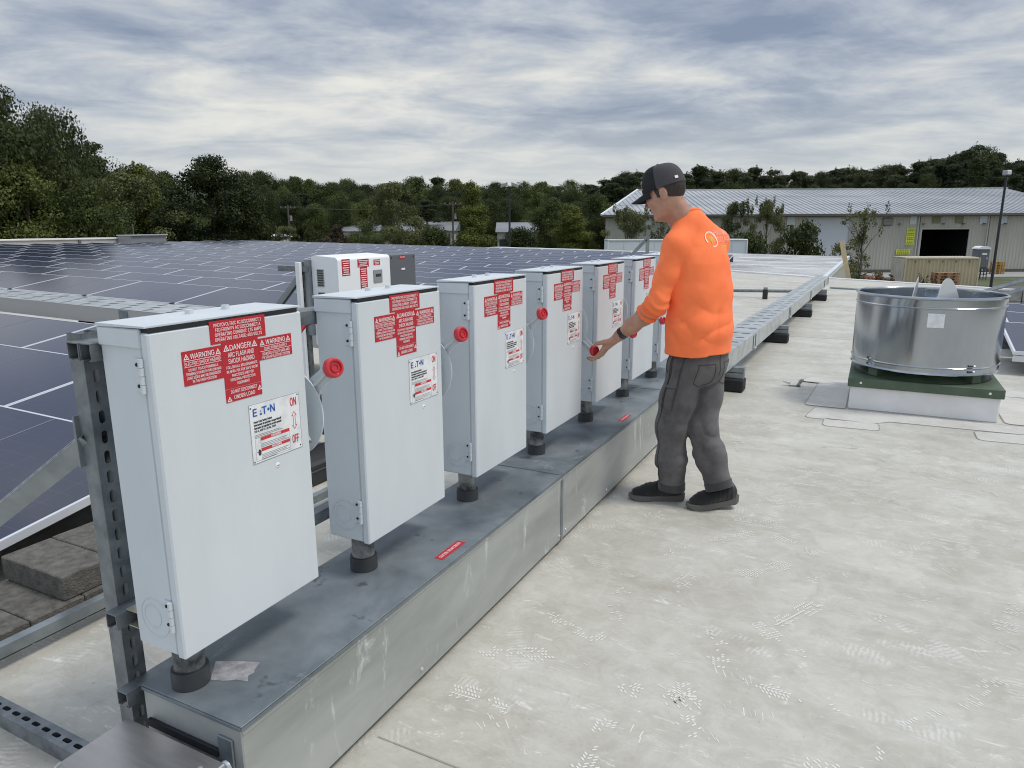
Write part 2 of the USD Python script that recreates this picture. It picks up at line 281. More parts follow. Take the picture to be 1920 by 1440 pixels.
# roof membrane: dirty white sheet, worn streaks and boot prints where the dirt was lifted off
def roof_mat(name, clean, dirt, prints, streak, sh=0., nscale=1.3):
    n = {'g': ('geometry', {}),
         'n1': ('noise_texture', {'scale': nscale, 'detail': 10., 'roughness': .66, 'distortion': .6}),
         'n2': ('noise_texture', {'scale': 9., 'detail': 11., 'roughness': .78, 'distortion': .8}),
         'ms': ('mapping', {'scale': (1.0, 3.2, 1.0), 'rotation': (0, 0, .25)}), 'n3': ('noise_texture', {'scale': streak, 'detail': 7., 'roughness': .62, 'distortion': .6}),
         'a': ('mix_float', {'fac': .5}), 'b': ('mix_float', {'fac': .28}),
         'r': ('rgb_ramp', {'ramp': [(.36 + sh, dirt), (.47 + sh, tuple(.45 * np.array(dirt) + .55 * np.array(clean))), (.56 + sh, clean), (.70 + sh, tuple(np.minimum(1, np.array(clean) * 1.14)))]}),
         'p': ('principled_bsdf', {'roughness': .55})}
    l = [('g.position', 'n1.vector'), ('g.position', 'n2.vector'), ('g.position', 'ms.vector'), ('ms.vector', 'n3.vector'),
         ('n1.fac', 'a.a'), ('n2.fac', 'a.b'), ('a.result', 'b.a'), ('n3.fac', 'b.b'), ('b.result', 'r.fac')]
    last = 'r.color'
    # fine dark specks
    n['sp'] = ('noise_texture', {'scale': 60., 'detail': 4., 'roughness': .7}); n['spr'] = ('rgb_ramp', {'ramp': [(.27, (.72, .70, .66)), (.38, (1, 1, 1))]})
    n['spm'] = ('mix_color', {'blend_type': 'multiply', 'fac': .8}); l += [('g.position', 'sp.vector'), ('sp.fac', 'spr.fac'), (last, 'spm.a'), ('spr.color', 'spm.b')]; last = 'spm.result'
    hts = []
    for k, (sc, off) in enumerate([(2.1, (0, 0, 0)), (1.55, (5.3, 2.2, 0)), (2.6, (1.1, 8.4, 0))] if prints else []):
        s = str(k)
        n['o' + s] = ('mapping', {'location': off}); n['v' + s] = ('voronoi_texture', {'dimensions': '2D', 'scale': sc, 'randomness': .9})
        n['d' + s] = ('vector_math', {'math_type': 'subtract'}); n['sc' + s] = ('separate_color', {}); n['an' + s] = ('math', {'math_type': 'multiply', 'value2': 6.283})
        n['ro' + s] = ('vector_rotate', {'rotate_type': 'z_axis'}); n['sxy' + s] = ('separate_xyz', {})
        # sole outline: two ellipses (ball and heel)
        n['bl' + s] = ('mapping', {'location': (-.05, 0, 0)}); n['e1' + s] = ('mapping', {'scale': (1 / .105, 1 / .052, 0), 'location': (-.42, 0, 0)}); n['e2' + s] = ('mapping', {'scale': (1 / .05, 1 / .038, 0), 'location': (2.1, 0, 0)})
        n['l1' + s] = ('vector_math', {'math_type': 'length'}); n['l2' + s] = ('vector_math', {'math_type': 'length'}); n['mn' + s] = ('math', {'math_type': 'minimum'})
        n['in' + s] = ('map_range', {'from_min': 1.0, 'from_max': .78, 'to_min': 0., 'to_max': 1., 'clamp': True})
        n['wv' + s] = ('wave_texture', {'wave_type': 'bands', 'bands_direction': 'x', 'profile': 'sine', 'scale': 17., 'distortion': 4.5, 'detail': 2., 'detail_scale': 2.2})
        n['wr' + s] = ('map_range', {'from_min': .35, 'from_max': .62, 'to_min': 0., 'to_max': 1., 'clamp': True})
        n['on' + s] = ('math', {'math_type': 'greater_than', 'value2': .52 if k != 1 else .4}); n['pn' + s] = ('noise_texture', {'scale': 12., 'detail': 4.}); n['pr' + s] = ('map_range', {'from_min': .42, 'from_max': .56, 'to_min': 0., 'to_max': 1., 'clamp': True})
        for q in 'abc': n['m' + q + s] = ('math', {'math_type': 'multiply'})
        n['mx' + s] = ('mix_color', {'b': (.78, .78, .765)}); n['fs' + s] = ('math', {'math_type': 'multiply', 'value2': .22})
        l += [('g.position', 'o%s.vector' % s), ('o%s.vector' % s, 'v%s.vector' % s), ('o%s.vector' % s, 'd%s.vector1' % s), ('v%s.position' % s, 'd%s.vector2' % s), ('v%s.color' % s, 'sc%s.color' % s), ('sc%s.r' % s, 'an%s.value1' % s),
              ('d%s.vector' % s, 'ro%s.vector' % s), ('an%s.value' % s, 'ro%s.angle' % s), ('ro%s.vector' % s, 'e1%s.vector' % s), ('ro%s.vector' % s, 'e2%s.vector' % s), ('e1%s.vector' % s, 'l1%s.vector1' % s), ('e2%s.vector' % s, 'l2%s.vector1' % s),
              ('l1%s.value' % s, 'mn%s.value1' % s), ('l2%s.value' % s, 'mn%s.value2' % s), ('mn%s.value' % s, 'in%s.value' % s), ('ro%s.vector' % s, 'wv%s.vector' % s), ('wv%s.fac' % s, 'wr%s.value' % s),
              ('sc%s.g' % s, 'on%s.value1' % s), ('o%s.vector' % s, 'pn%s.vector' % s), ('pn%s.fac' % s, 'pr%s.value' % s), ('in%s.result' % s, 'ma%s.value1' % s), ('wr%s.result' % s, 'ma%s.value2' % s), ('ma%s.value' % s, 'mb%s.value1' % s), ('on%s.value' % s, 'mb%s.value2' % s),
              ('mb%s.value' % s, 'mc%s.value1' % s), ('pr%s.result' % s, 'mc%s.value2' % s), ('mc%s.value' % s, 'fs%s.value1' % s), ('fs%s.value' % s, 'mx%s.fac' % s), (last, 'mx%s.a' % s)]
        last = 'mx%s.result' % s; hts.append('mc%s.value' % s)
    # scuffs: short pale scratches
    n['mq'] = ('mapping', {'scale': (2.2, 9., 1.), 'rotation': (0, 0, -.7)}); n['q'] = ('noise_texture', {'scale': 2.6, 'detail': 12., 'roughness': .78, 'distortion': 1.6}); n['qr'] = ('map_range', {'from_min': .575, 'from_max': .68, 'to_min': 0., 'to_max': .7, 'clamp': True})
    n['qm'] = ('mix_color', {'b': (.80, .80, .79)}); l += [('g.position', 'mq.vector'), ('mq.vector', 'q.vector'), ('q.fac', 'qr.value'), ('qr.result', 'qm.fac'), (last, 'qm.a')]; last = 'qm.result'
    n['bp'] = ('bump', {'strength': .5, 'distance': .006}); l += [('q.fac', 'bp.height'), ('bp.normal', 'p.normal')]
    l += [(last, 'p.base_color')]
    mat(name, n, l, 'p.BSDF')
roof_mat('roof_membrane', (.485, .472, .415), (.315, .292, .24), True, 1.1)
roof_mat('roof_membrane_far', (.66, .665, .66), (.10, .097, .088), False, .16, .035, .45)

# photovoltaic glass: faint busbars and the pale split across the half-cut module
def pv_mat():
    n = {'tc': ('texture_coordinate', {}), 's': ('separate_xyz', {}),
         'fy': ('math', {'math_type': 'multiply', 'value2': 1 / .0915}), 'fr': ('math', {'math_type': 'fraction'}), 'fl': ('math', {'math_type': 'less_than', 'value2': .035}),
         'gx': ('math', {'math_type': 'multiply', 'value2': 1 / .183}), 'gr': ('math', {'math_type': 'fraction'}), 'gl': ('math', {'math_type': 'less_than', 'value2': .02}), 'mxl': ('math', {'math_type': 'maximum'}),
         'dash': ('noise_texture', {'scale': 5., 'detail': 1.}), 'dr': ('map_range', {'from_min': .4, 'from_max': .6, 'to_min': .15, 'to_max': 1., 'clamp': True}), 'dm': ('math', {'math_type': 'multiply'}),
         'lf': ('math', {'math_type': 'multiply', 'value2': .30}), 'c': ('mix_color', {'a': (.015, .0165, .033), 'b': (.085, .09, .12)}),
         'oi': ('object_info', {}), 'ov': ('map_range', {'to_min': .8, 'to_max': 1.25}), 'sv': ('vector_math', {'math_type': 'scale'}),
         'p': ('principled_bsdf', {'roughness': .14, 'ior': 1.5, 'specular_ior_level': .46})}
    l = [('tc.object', 's.vector'), ('s.y', 'fy.value1'), ('fy.value', 'fr.value1'), ('fr.value', 'fl.value1'), ('s.x', 'gx.value1'), ('gx.value', 'gr.value1'), ('gr.value', 'gl.value1'), ('fl.value', 'mxl.value1'), ('gl.value', 'mxl.value2'),
         ('tc.object', 'dash.vector'), ('dash.fac', 'dr.value'), ('mxl.value', 'dm.value1'), ('dr.result', 'dm.value2'), ('dm.value', 'lf.value1'), ('lf.value', 'c.fac'),
         ('oi.random', 'ov.value'), ('c.result', 'sv.vector1'), ('ov.result', 'sv.scale'), ('sv.vector', 'p.base_color')]
    mat('pv_glass', n, l, 'p.BSDF')
pv_mat()
plain('pv_split', (.13, .135, .17), .25)

def leaf_mat(name, dark, light, hue=0.0):
    mat(name, {'g': ('geometry', {}), 'n': ('noise_texture', {'scale': .55, 'detail': 4., 'roughness': .65}), 'oi': ('object_info', {}), 'w': ('map_range', {'to_min': -.10, 'to_max': .10}), 'ad': ('math', {'math_type': 'add'}),
               'w2': ('white_noise_texture', {'dimensions': '3D'}), 'sn': ('vector_math', {'math_type': 'snap', 'vector2': (.5, .5, .5)}), 'w3': ('map_range', {'to_min': -.12, 'to_max': .12}), 'ad2': ('math', {'math_type': 'add'}),
               'r': ('rgb_ramp', {'ramp': [(.32, dark), (.70, light)]}), 'd': ('principled_bsdf', {'roughness': .6, 'specular_ior_level': .25}), 't': ('translucent_bsdf', {}), 'm': ('mix_closure', {'fac': .22})},
        [('g.position', 'n.vector'), ('oi.random', 'w.value'), ('n.fac', 'ad.value1'), ('w.result', 'ad.value2'), ('g.position', 'sn.vector1'), ('sn.vector', 'w2.vector'), ('w2.value', 'w3.value'), ('ad.value', 'ad2.value1'), ('w3.result', 'ad2.value2'),
         ('ad2.value', 'r.fac'), ('r.color', 'd.base_color'), ('r.color', 't.color'), ('d.BSDF', 'm.closure1'), ('t.BSDF', 'm.closure2')], 'm.closure')
leaf_mat('leaf_dark', (.017, .026, .007), (.058, .074, .019))
leaf_mat('leaf_mid', (.032, .047, .010), (.108, .132, .032))
leaf_mat('leaf_olive', (.045, .055, .018), (.140, .152, .058))
leaf_mat('leaf_light', (.056, .074, .013), (.160, .182, .038))
leaf_mat('leaf_pine', (.016, .025, .009), (.060, .074, .024))
leaf_mat('leaf_rust', (.036, .027, .015), (.082, .056, .032))

# ------------------------------------------------------------------ the setting: ground, roof
def grid_sheet(poly, step, zf, thick=None):
    """a sheet over a polygon following zf"""
    x0, y0, x1, y1 = poly.bounds; mb = MB()
    xs = np.arange(x0, x1 + step, step); ys = np.arange(y0, y1 + step, step)
    for i in range(len(xs) - 1):
        for j in range(len(ys) - 1):
            c = sbox(xs[i], ys[j], xs[i + 1], ys[j + 1])
            if not poly.intersects(c): continue
            if not poly.contains(c): c = c.intersection(poly)
            for g in getattr(c, 'geoms', [c]):
                if g.geom_type != 'Polygon' or g.area < 1e-6: continue
                v, f = trimesh.creation.triangulate_polygon(g, engine='earcut')
                mb.add(np.column_stack([v, [zf(*p) for p in v]]), f)
    v, f = mb.arr(); m = trimesh.Trimesh(v, f, process=False); m.merge_vertices(digits_vertex=5)
    v, f = np.array(m.vertices), np.array(m.faces)
    n = np.cross(v[f[:, 1]] - v[f[:, 0]], v[f[:, 2]] - v[f[:, 0]])[:, 2]; f[n < 0] = f[n < 0][:, ::-1]
    return v, f
GZ = -3.7
gv = np.array([[-600, -300, GZ], [600, -300, GZ], [600, 700, GZ], [-600, 700, GZ]], float)
obj('ground', (gv, np.array([[0, 1, 2, 3]])), 'grass_look', smooth=False, kind='structure')
# asphalt yard in front of the warehouse
yard = [col(1300, 44), col(2300, 44), col(2300, 61), col(1300, 61)]
v = np.array(yard); v[:, 2] = GZ + .02
obj('yard_road', (v, np.array([[0, 1, 2, 3]])), 'asphalt_look', smooth=False, kind='structure')
v = np.array([col(1500, 72), col(2300, 72), col(2300, 79.6), col(1500, 79.6)]); v[:, 2] = GZ + .02
obj('warehouse_apron_pavement', (v, np.array([[0, 1, 2, 3]])), 'concrete_grey', smooth=False, kind='structure')
v = np.array([col(300, 95), col(1120, 95), col(1120, 112), col(300, 112)]); v[:, 2] = GZ + .02
obj('far_road', (v, np.array([[0, 1, 2, 3]])), 'asphalt_look', smooth=False, kind='structure')

EDGE = [(-36.2, -6), (9, -6), (9, 17.5), (3.3, 21.25), (-1.33, 24.2), (-9.0, 29.1), (-9.0, 33.6), (-36.2, 33.6)]
roofp = Polygon(EDGE)
obj('roof', grid_sheet(roofp, 2.5, rz), 'roof_membrane', smooth=30, kind='structure')
roof_prim = stage.GetPrimAtPath('/World/roof')
# boot prints: rows of tread marks where the grime was lifted, pale lug marks with a dirty edge
plain('print_pale', (.64, .63, .575), .7); plain('print_grime', (.42, .40, .34), .8)
rp = np.random.default_rng(17)
SPOTS = [(-.93, 3.55, 0), (-.42, 3.62, 1), (-.30, 3.92, 1), (-.31, 3.08, 0), (-.145, 2.75, 0), (-.18, 2.52, 1), (-.38, 2.38, 0), (-.50, 2.02, 1), (-.40, 1.99, 1), (.05, 1.98, 0), (-.09, 2.20, 1), (-.80, 2.52, 1), (-.72, 3.12, 1), (-.50, 3.36, 0), (-1.02, 2.02, 0), (-.9, 2.28, 1), (-.05, 3.02, 1), (.14, 2.96, 1), (-.62, 2.75, 1), (-.2, 3.4, 1), (.3, 3.6, 1), (.1, 4.3, 1), (-.3, 4.6, 1), (.45, 2.5, 1), (.3, 1.75, 0), (-.6, 1.7, 1), (-.72, 4.9, 1), (-.1, 5.2, 1), (-.75, 5.7, 1), (.6, 3.1, 1), (.25, 2.3, 1), (-1.0, 1.75, 1)]
pale, grime = MB(), MB()
def stroke(mb, c, d, l, w, z):
    n = np.array([-d[1], d[0]]); q = [c - d * l / 2 - n * w / 2, c + d * l / 2 - n * w / 2, c + d * l / 2 + n * w / 2, c - d * l / 2 + n * w / 2]; mb.add(np.array([[*p, rz(*p) + z] for p in q]), np.array([[0, 1, 2, 3]]))
for x, y, kind in SPOTS:
    th = rp.random() * 6.283 if kind else 1.2 + rp.normal() * .5; ca, sa = math.cos(th), math.sin(th); X, Y = np.array([ca, sa]), np.array([-sa, ca]); o = np.array([x, y]); chev = rp.random() < .5; fade = rp.random() * .5 + (.25 if kind else .0)
    for u in np.arange(-.13, .135, .0125):
        hw_ = .046 if u > .02 else .034; hw_ *= math.sqrt(max(0, 1 - ((u - .065) / .075) ** 2)) if u > .02 else math.sqrt(max(0, 1 - ((u + .075) / .062) ** 2)) if u < -.015 else .45
        for v in np.arange(-.05, .051, .0165):
            if abs(v) > hw_ or rp.random() < fade or meshkit.noise(np.array([[x * 9 + u * 16, y * 9 + v * 16, kind]]), 3)[0] < .36: continue
            a = (.7 if v > 0 else -.7) if chev else rp.normal() * .15; d = X * math.sin(a) + Y * math.cos(a); c = o + X * (u + (0 if chev else .0)) + Y * v
            stroke(pale, c, d, .0135, .0052 if kind else .006, .0010)
            if not kind or rp.random() < .35: stroke(grime, c + X * .0048, d, .0125, .0026, .0007)
for i in range(70):   # drag scuffs
    x = -1.1 + 2.4 * rp.random(); y = 1.5 + 5.2 * rp.random() ** 1.3; a = -.6 + rp.normal() * .5; d = np.array([math.cos(a), math.sin(a)])
    for k in range(int(3 + 7 * rp.random())): stroke(pale if rp.random() < .97 else grime, np.array([x, y]) + rp.normal(size=2) * [.035, .02], d + rp.normal(size=2) * .12, .012 + .03 * rp.random(), .0014 + .0024 * rp.random(), .0008)
pale.build('boot_print', 'print_pale', roof_prim, smooth=False, kind='stuff'); grime.build('boot_grime', 'print_grime', roof_prim, smooth=False, kind='stuff')
# walls under the roof edge
def skirt(pts, z1s, z0, out=0.0):
    mb = MB()
    for i in range(len(pts) - 1):
        a, b = pts[i], pts[i + 1]
        mb.add(np.array([[*a, z0], [*b, z0], [*b, z1s[i + 1]], [*a, z1s[i]]]), np.array([[0, 1, 2, 3]]))
    return mb
pts = EDGE + [EDGE[0]]
skirt(pts, [rz(*p) - .003 for p in pts], GZ).build('roof_wall', 'warehouse_wall', roof_prim, smooth=False)
# metal edge along the roof's outer rim
mb = MB()
for a, b in (((9, 17.5), (3.3, 21.25)), ((3.3, 21.25), (-1.33, 24.2)), ((-1.33, 24.2), (-9, 29.1))):
    a = np.array([*a, rz(*a)]); b = np.array([*b, rz(*b)]); l = unit(b - a); s = np.cross([0, 0, 1.], l)
    mb.add(*place(cbox(0, np.linalg.norm(b - a) - .004, -.05, .10, -.02, .035, .006), a, l, s, np.cross(l, s)))
mb.build('edge_metal', 'curb_white', roof_prim)
# seams of the roof sheets: a thin lap of one sheet over the next
for k, (ya, xa, xb) in enumerate([(1.45, -1.2, 6.5), (10.6, -1.0, 8.5), (13.65, -5.2, 8.5), (16.7, -5.2, 8.5), (19.75, -5.2, 5.0), (22.8, -5.2, -.2)]):
    v, f = grid_sheet(sbox(xa, ya, xb, ya + 3.0), 1.5, lambda x, y: rz(x, y) + .004)
    if k > 0 and k < 5 or k == 0:
        mb = MB()
        for x in np.arange(xa, xb - .01, .5):
            x2 = min(x + .5, xb); w0 = .004 * math.sin(x * 5); w1 = .004 * math.sin(x2 * 5)
            mb.add(np.array([[x, ya + w0, rz(x, ya) + .004], [x2, ya + w1, rz(x2, ya) + .004], [x2, ya + w1 + (.003 if k == 0 else .012), rz(x2, ya) + .004], [x, ya + w0 + (.003 if k == 0 else .012), rz(x, ya) + .004]]), np.array([[0, 1, 2, 3]]))
        mb.build('sheet_seam', 'patch_line', roof_prim, smooth=False)
# the neighbouring lower-slope roof beyond
FR = Polygon([(-24, 34.2), (-9.1, 34.2), (-9.1, 29.25), (-1.38, 24.30), (-1.38, 45), (-24, 45)])
fz = lambda x, y: rz(x, y) + .012
obj('far_roof', grid_sheet(FR, 3.0, fz), 'roof_membrane_far', smooth=30, kind='structure')
far_roof = stage.GetPrimAtPath('/World/far_roof')
fp = [(-1.38, 24.30), (-1.38, 45), (-24, 45)]
skirt(fp, [fz(*p) - .003 for p in fp], GZ).build('far_roof_wall', 'shed_wall', far_roof, smooth=False)
mb = MB()
a = np.array([-1.38, 24.32, fz(-1.38, 24.3)]); b = np.array([-1.38, 45, fz(-1.38, 45)]); l = unit(b - a)
mb.add(*place(cbox(0, 20.6, -.06, .08, -.16, .03, .006), a, l, np.cross([0, 0, 1.], l), np.cross(l, np.cross([0, 0, 1.], l))))
mb.build('edge_metal', 'trailer_white', far_roof)
for y in (27.3, 30.3, 33.3, 36.3, 39.3, 42.3):
    xa = -1.5; xb = -9 if y < 34 else -20
    mb = MB(); mb.add(np.array([[xb, y, fz(xb, y) + .004], [xa, y, fz(xa, y) + .004], [xa, y + .05, fz(xa, y) + .004], [xb, y + .05, fz(xb, y) + .004]]), np.array([[0, 1, 2, 3]]))
    if y < 29.5: mb.v[0][:, 0] = np.where(mb.v[0][:, 0] < -5, -5.4, mb.v[0][:, 0])
    elif y < 34: mb.v[0][:, 0] = np.where(mb.v[0][:, 0] < -5, -8.9, mb.v[0][:, 0])
    mb.build('sheet_seam', 'patch_line', far_roof, smooth=False)
# low parapet along the far left edge
pw = thing('parapet_wall', 'long low beige parapet wall along the far left roof edge behind the solar panels', 'wall')
z0, z1 = rz(-36.2, 15), 1.03
MB().box(-36.5, -36.2, -2, 27.55, GZ, z1 - .06).build('wall', 'shed_wall', pw, smooth=False)
MB().box(-36.56, -36.14, -2.03, 27.6, z1 - .06, z1 + .02, .01).build('coping', 'curb_white', pw)
for y in (12.6, 15.4, 18.6, 22.5):
    MB().box(-36.19, -36.12, y, y + .12, z1 - .36, z1 - .09).build('bracket', 'trim_dark', pw, smooth=False)
rb = thing('rooftop_box', 'small pale grey metal box on the far roof edge beside the beige parapet', 'box', (0, 0, 0))
MB().box(-36.1, -35.0, 24.6, 26.7, .5, 1.13, .02).build('housing', 'pole_grey', rb)
MB().box(-36.13, -34.9, 24.55, 26.75, 1.135, 1.18, .01).build('lid', 'aluminium', rb)

# ------------------------------------------------------------------ solar panels
TILT = math.radians(8.9); PW, PL = 1.134, 2.262; PITCHX = 2.272
def build_panel(label, group, loc):
    t = thing('solar_panel', label, 'solar panel', loc, 0, group)
    ct, st = math.cos(TILT), math.sin(TILT); sl = .017
    X = unit([-1, 0, sl]); Yv = np.array([0, ct, st]); X = unit(X - Yv * X[2] * 0); Z = np.cross(Yv, X) * -1
    Z = unit(np.cross(Yv, X)); Z = Z if Z[2] > 0 else -Z
    def P(vf): return place(vf, (0, 0, 0), X, Yv, Z)
    fr = MB(); w = .013
    fr.add(*P(cbox(0, PL, 0, w, -.035, .0025))); fr.add(*P(cbox(0, PL, PW - w, PW, -.035, .0025)))
    e = .019; fr.add(*P(cbox(0, e, w + .0004, PW - w - .0004, -.035, .0025))); fr.add(*P(cbox(PL - e, PL, w + .0004, PW - w - .0004, -.035, .0025)))
    fr.build('frame', 'frame_silver', t, smooth=False)
    g = MB(); g.add(*P(cbox(w, PL - w, w, PW - w, -.006, 0)))
    gp = g.build('glass', 'pv_glass', t, smooth=False)
    s = MB(); s.add(*P(cbox(PL / 2 - .006, PL / 2 + .006, w, PW - w, .0004, .0012))); s.build('cell_gap', 'pv_split', t, smooth=False)
    MB().add(*P(cbox(-.01, .075, -.03, .035, -.03, .006, .004))).build('end_clamp', 'black_rubber', t)
    MB().add(*P(cbox(0, PL, -.02, -.004, -.10, -.04))).build('skirt_rail', 'aluminium', t, smooth=False)
    d = MB(); d.add(*P(cbox(.02, PL - .02, PW + .012, PW + .016, -.33, -.03))); d.build('wind_deflector', 'galvanised_dull', t, smooth=False)
    return t
ORD = 'first second third fourth fifth sixth seventh eighth ninth tenth eleventh twelfth thirteenth fourteenth fifteenth sixteenth seventeenth eighteenth'.split()
panel0 = None
def panel(loc, label, group):
    global panel0
    if panel0 is None: panel0 = build_panel(label, group, loc); return panel0
    return dup(panel0, loc, 0, label, group)
def ploc(x, y): return (x, y, .211 + rz(x, y))
near_names = {0: 'left-hand near', 1: 'middle near', 2: 'rear near'}
for r, (y, xr, n) in enumerate([(1.241, -3.096, 3), (1.241 + 1.231, -3.096, 4), (1.241 + 2.462, -5.30, 4)]):
    for k in range(n):
        wh = ['by the blocks and post', 'second from the rack', 'third from the rack', 'fourth from the rack'][k]
        rn = ['row nearest the camera', 'second row from the camera', 'row before the beige tray'][r]
        panel(ploc(xr - k * PITCHX, y), 'dark solar panel in the %s, %s' % (rn, wh), None)
FY = 7.657; FP = 1.366
for k in range(18):
    y = FY + FP * k; xmax = -5.50; n = int(min(math.ceil((2.12 * y + 2.0 + xmax) / PITCHX), (36.0 + xmax) // PITCHX))
    for i in range(n):
        x = xmax - i * PITCHX
        lab = 'dark solar panel in white frame in the %s row beyond the perforated cable tray' % ORD[k]
        panel(ploc(x, y), lab, 'solar panels in the %s row beyond the tray' % ORD[k])
# a few panels at the right, beyond the roof fan
for k, (x, y) in enumerate([(3.62, 8.72), (3.80, 10.0), (3.95, 11.28)]):
    panel((x, y, .205 + rz(x, y)), 'dark solar panel at the right edge beyond the round fan, %s of three rows' % ['front', 'middle', 'rear'][k], None)

# perforated wireway running between the near and far panels
t = thing('cable_tray', 'long beige grey cable tray with slotted cover between the two fields of solar panels', 'cable tray')
TL = 22.0; X0 = -3.4
def tz(x): return .335 + rz(x, 5.5)
Xd = unit([-1, 0, .017]); o = np.array([X0, 5.22, tz(X0) + .17])
MB().add(*place(slotted(TL, .62, .15, .055, np.arange(.15, TL - .1, .13), lambda i: ((.12, .31, .50)[i % 3],)), o, Xd, [0, 1, 0], [0, 0, 1])).build('cover', 'galvanised_bright', t, smooth=False)
MB().add(*place(cbox(0, TL, .001, .005, -.19, -.0005), o, Xd, [0, 1, 0], [0, 0, 1])).add(*place(cbox(0, TL, .614, .619, -.19, -.0005), o, Xd, [0, 1, 0], [0, 0, 1])).build('tray_body', 'shed_wall', t, smooth=False)
MB().add(*place(cbox(0, TL, .006, .612, -.19, -.13), o, Xd, [0, 1, 0], [0, 0, 1])).build('tray_floor', 'bushing_black', t, smooth=False)
for x in np.arange(1.2, TL, 3.05):
    MB().add(*place(cbox(x, x + .16, -.006, 0, -.17, -.01, .002), o, Xd, [0, 1, 0], [0, 0, 1])).build('splice_plate', 'galvanised', t)
for x in np.arange(2.0, TL, 3.05):
    MB().add(*place(cbox(x, x + .25, .05, .55, -.335, -.192, .01), o, Xd, [0, 1, 0], [0, 0, 1])).build('support_block', 'black_rubber', t)

# ------------------------------------------------------------------ wireway (trough) under the disconnects
tr = thing('wireway', 'long galvanised steel wireway trough on the roof under the row of disconnect boxes', 'wireway')
TX0, TX1, TZ0, TZ1 = -1.575, -1.2184, .03, .36
SEG = [(0.985, 2.905), (2.905, 4.84), (4.84, 6.3)]
for a, b in SEG:
    MB().box(TX0 + .004, TX1 - .003, a + .002, b - .002, TZ0, TZ1 - .006, .003).build('trough_body', 'trough_side', tr)
    lid = MB().box(TX0, TX1 - .0005, a + .001, b - .001, TZ1 - .004, TZ1, .0012)
    lid.box(TX1 - .0025, TX1, a + .001, b - .001, TZ1 - .013, TZ1 - .0045); lid.box(TX0, TX0 + .0025, a + .001, b - .001, TZ1 - .013, TZ1 - .0045)
    if a < 1: lid.box(TX0 + .003, TX1 - .003, a - .0015, a + .001, TZ1 - .013, TZ1 - .0045)
    lid.build('lid', 'trough_top', tr)
    # folded return along the top of the front face
    MB().box(TX1 - .0035, TX1 + .0012, a + .004, b - .004, TZ1 - .023, TZ1 - .0185).build('fold', 'trough_side', tr, smooth=False)
for a in (2.905, 4.84):
    MB().box(TX1 - .0035, TX1 + .0015, a - .011, a + .011, TZ0 + .004, TZ1 - .03).box(TX0 + .01, TX1 - .004, a - .012, a + .012, TZ1 + .0004, TZ1 + .003).build('joint_strap', 'galvanised', tr)
for y in (1.72, 2.88, 2.96, 3.55, 4.8):
    v, f = lathe([(0, .006), (.004, .0055), (.007, .003), (.008, 0)], 10)
    MB().add(*place((v, f), (TX1 - .003, y, TZ0 + .03), [0, 1, 0], [0, 0, 1], [1, 0, 0])).build('screw', 'screw_zinc', tr)
# end plate latch with its bolt, dark slot
MB().box(-1.300, -1.250, .980, .9865, .14, .315, .002).build('latch_plate', 'galvanised', tr)
v, f = lathe([(0, .012), (.012, .011), (.017, .006), (.019, 0)], 16)
MB().add(*place((v, f), (-1.275, .9795, .235), [1, 0, 0], [0, 0, 1], [0, -1, 0])).build('latch_bolt', 'screw_zinc', tr)
MB().box(-1.55, -1.30, .975, .984, .255, .275).build('end_slot', 'gasket', tr, smooth=False)
for y in (1.15, 2.6, 4.2, 5.9):
    MB().box(TX0 + .03, TX1 - .04, y, y + .04, 0.001, TZ0 - .002).build('foot_rail', 'galvanised_dull', tr, smooth=False)
# conduit stubs with bushings that stand on the lid
SP, Y0 = .6992, .9798
CX, CY = -1.468, 1.052
for k in range(7):
    y = CY + k * SP
    MB().add(*lathe([(.038, .36), (.038, .497)], 32, (CX, y))).build('conduit_stub', 'pipe_dull', tr, smooth=40)
    MB().add(*lathe([(.0385, .361), (.0465, .361), (.0465, .402), (.0450, .408), (.0385, .410)], 32, (CX, y))).build('bushing', 'bushing_black', tr, smooth=40)
noisy('foil', (.35, .33, .34), (.62, .60, .61), 30, .35, .6, bump=.3)
# bare metal foil patch and small red warning strips on the lid
p = [(-1.483, 1.141), (-1.372, 1.191), (-1.338, 1.117), (-1.43, 1.078)]
v, f = extr(Polygon([(-1.483, 1.141), (-1.42, 1.171), (-1.372, 1.191), (-1.362, 1.165), (-1.352, 1.150), (-1.356, 1.135), (-1.338, 1.117), (-1.37, 1.108), (-1.395, 1.090), (-1.43, 1.078)]), .0008)
FOIL = (v + [0, 0, TZ1 + .0004], f)
def red_strip(y0, y1, words):
    s = MB().box(-1.288, -1.254, y0, y1, TZ1 + .0004, TZ1 + .0012).build('warning_strip', 'red_label', tr, smooth=False)
    m = MB(); text(m, words, .0125, (-1.2655, (y0 + y1) / 2, TZ1 + .0013), [0, 1, 0], [-1, 0, 0], [0, 0, 1], width=(y1 - y0) * .86, depth=.0004); m.build('lettering', 'label_white', s, smooth=False)
red_strip(1.915, 2.072, 'CAUTION: SOLAR CIRCUIT')
red_strip(3.925, 4.078, 'CAUTION: SOLAR CIRCUIT')
MB().add(*FOIL).build('torn_foil', 'foil', tr, smooth=False)

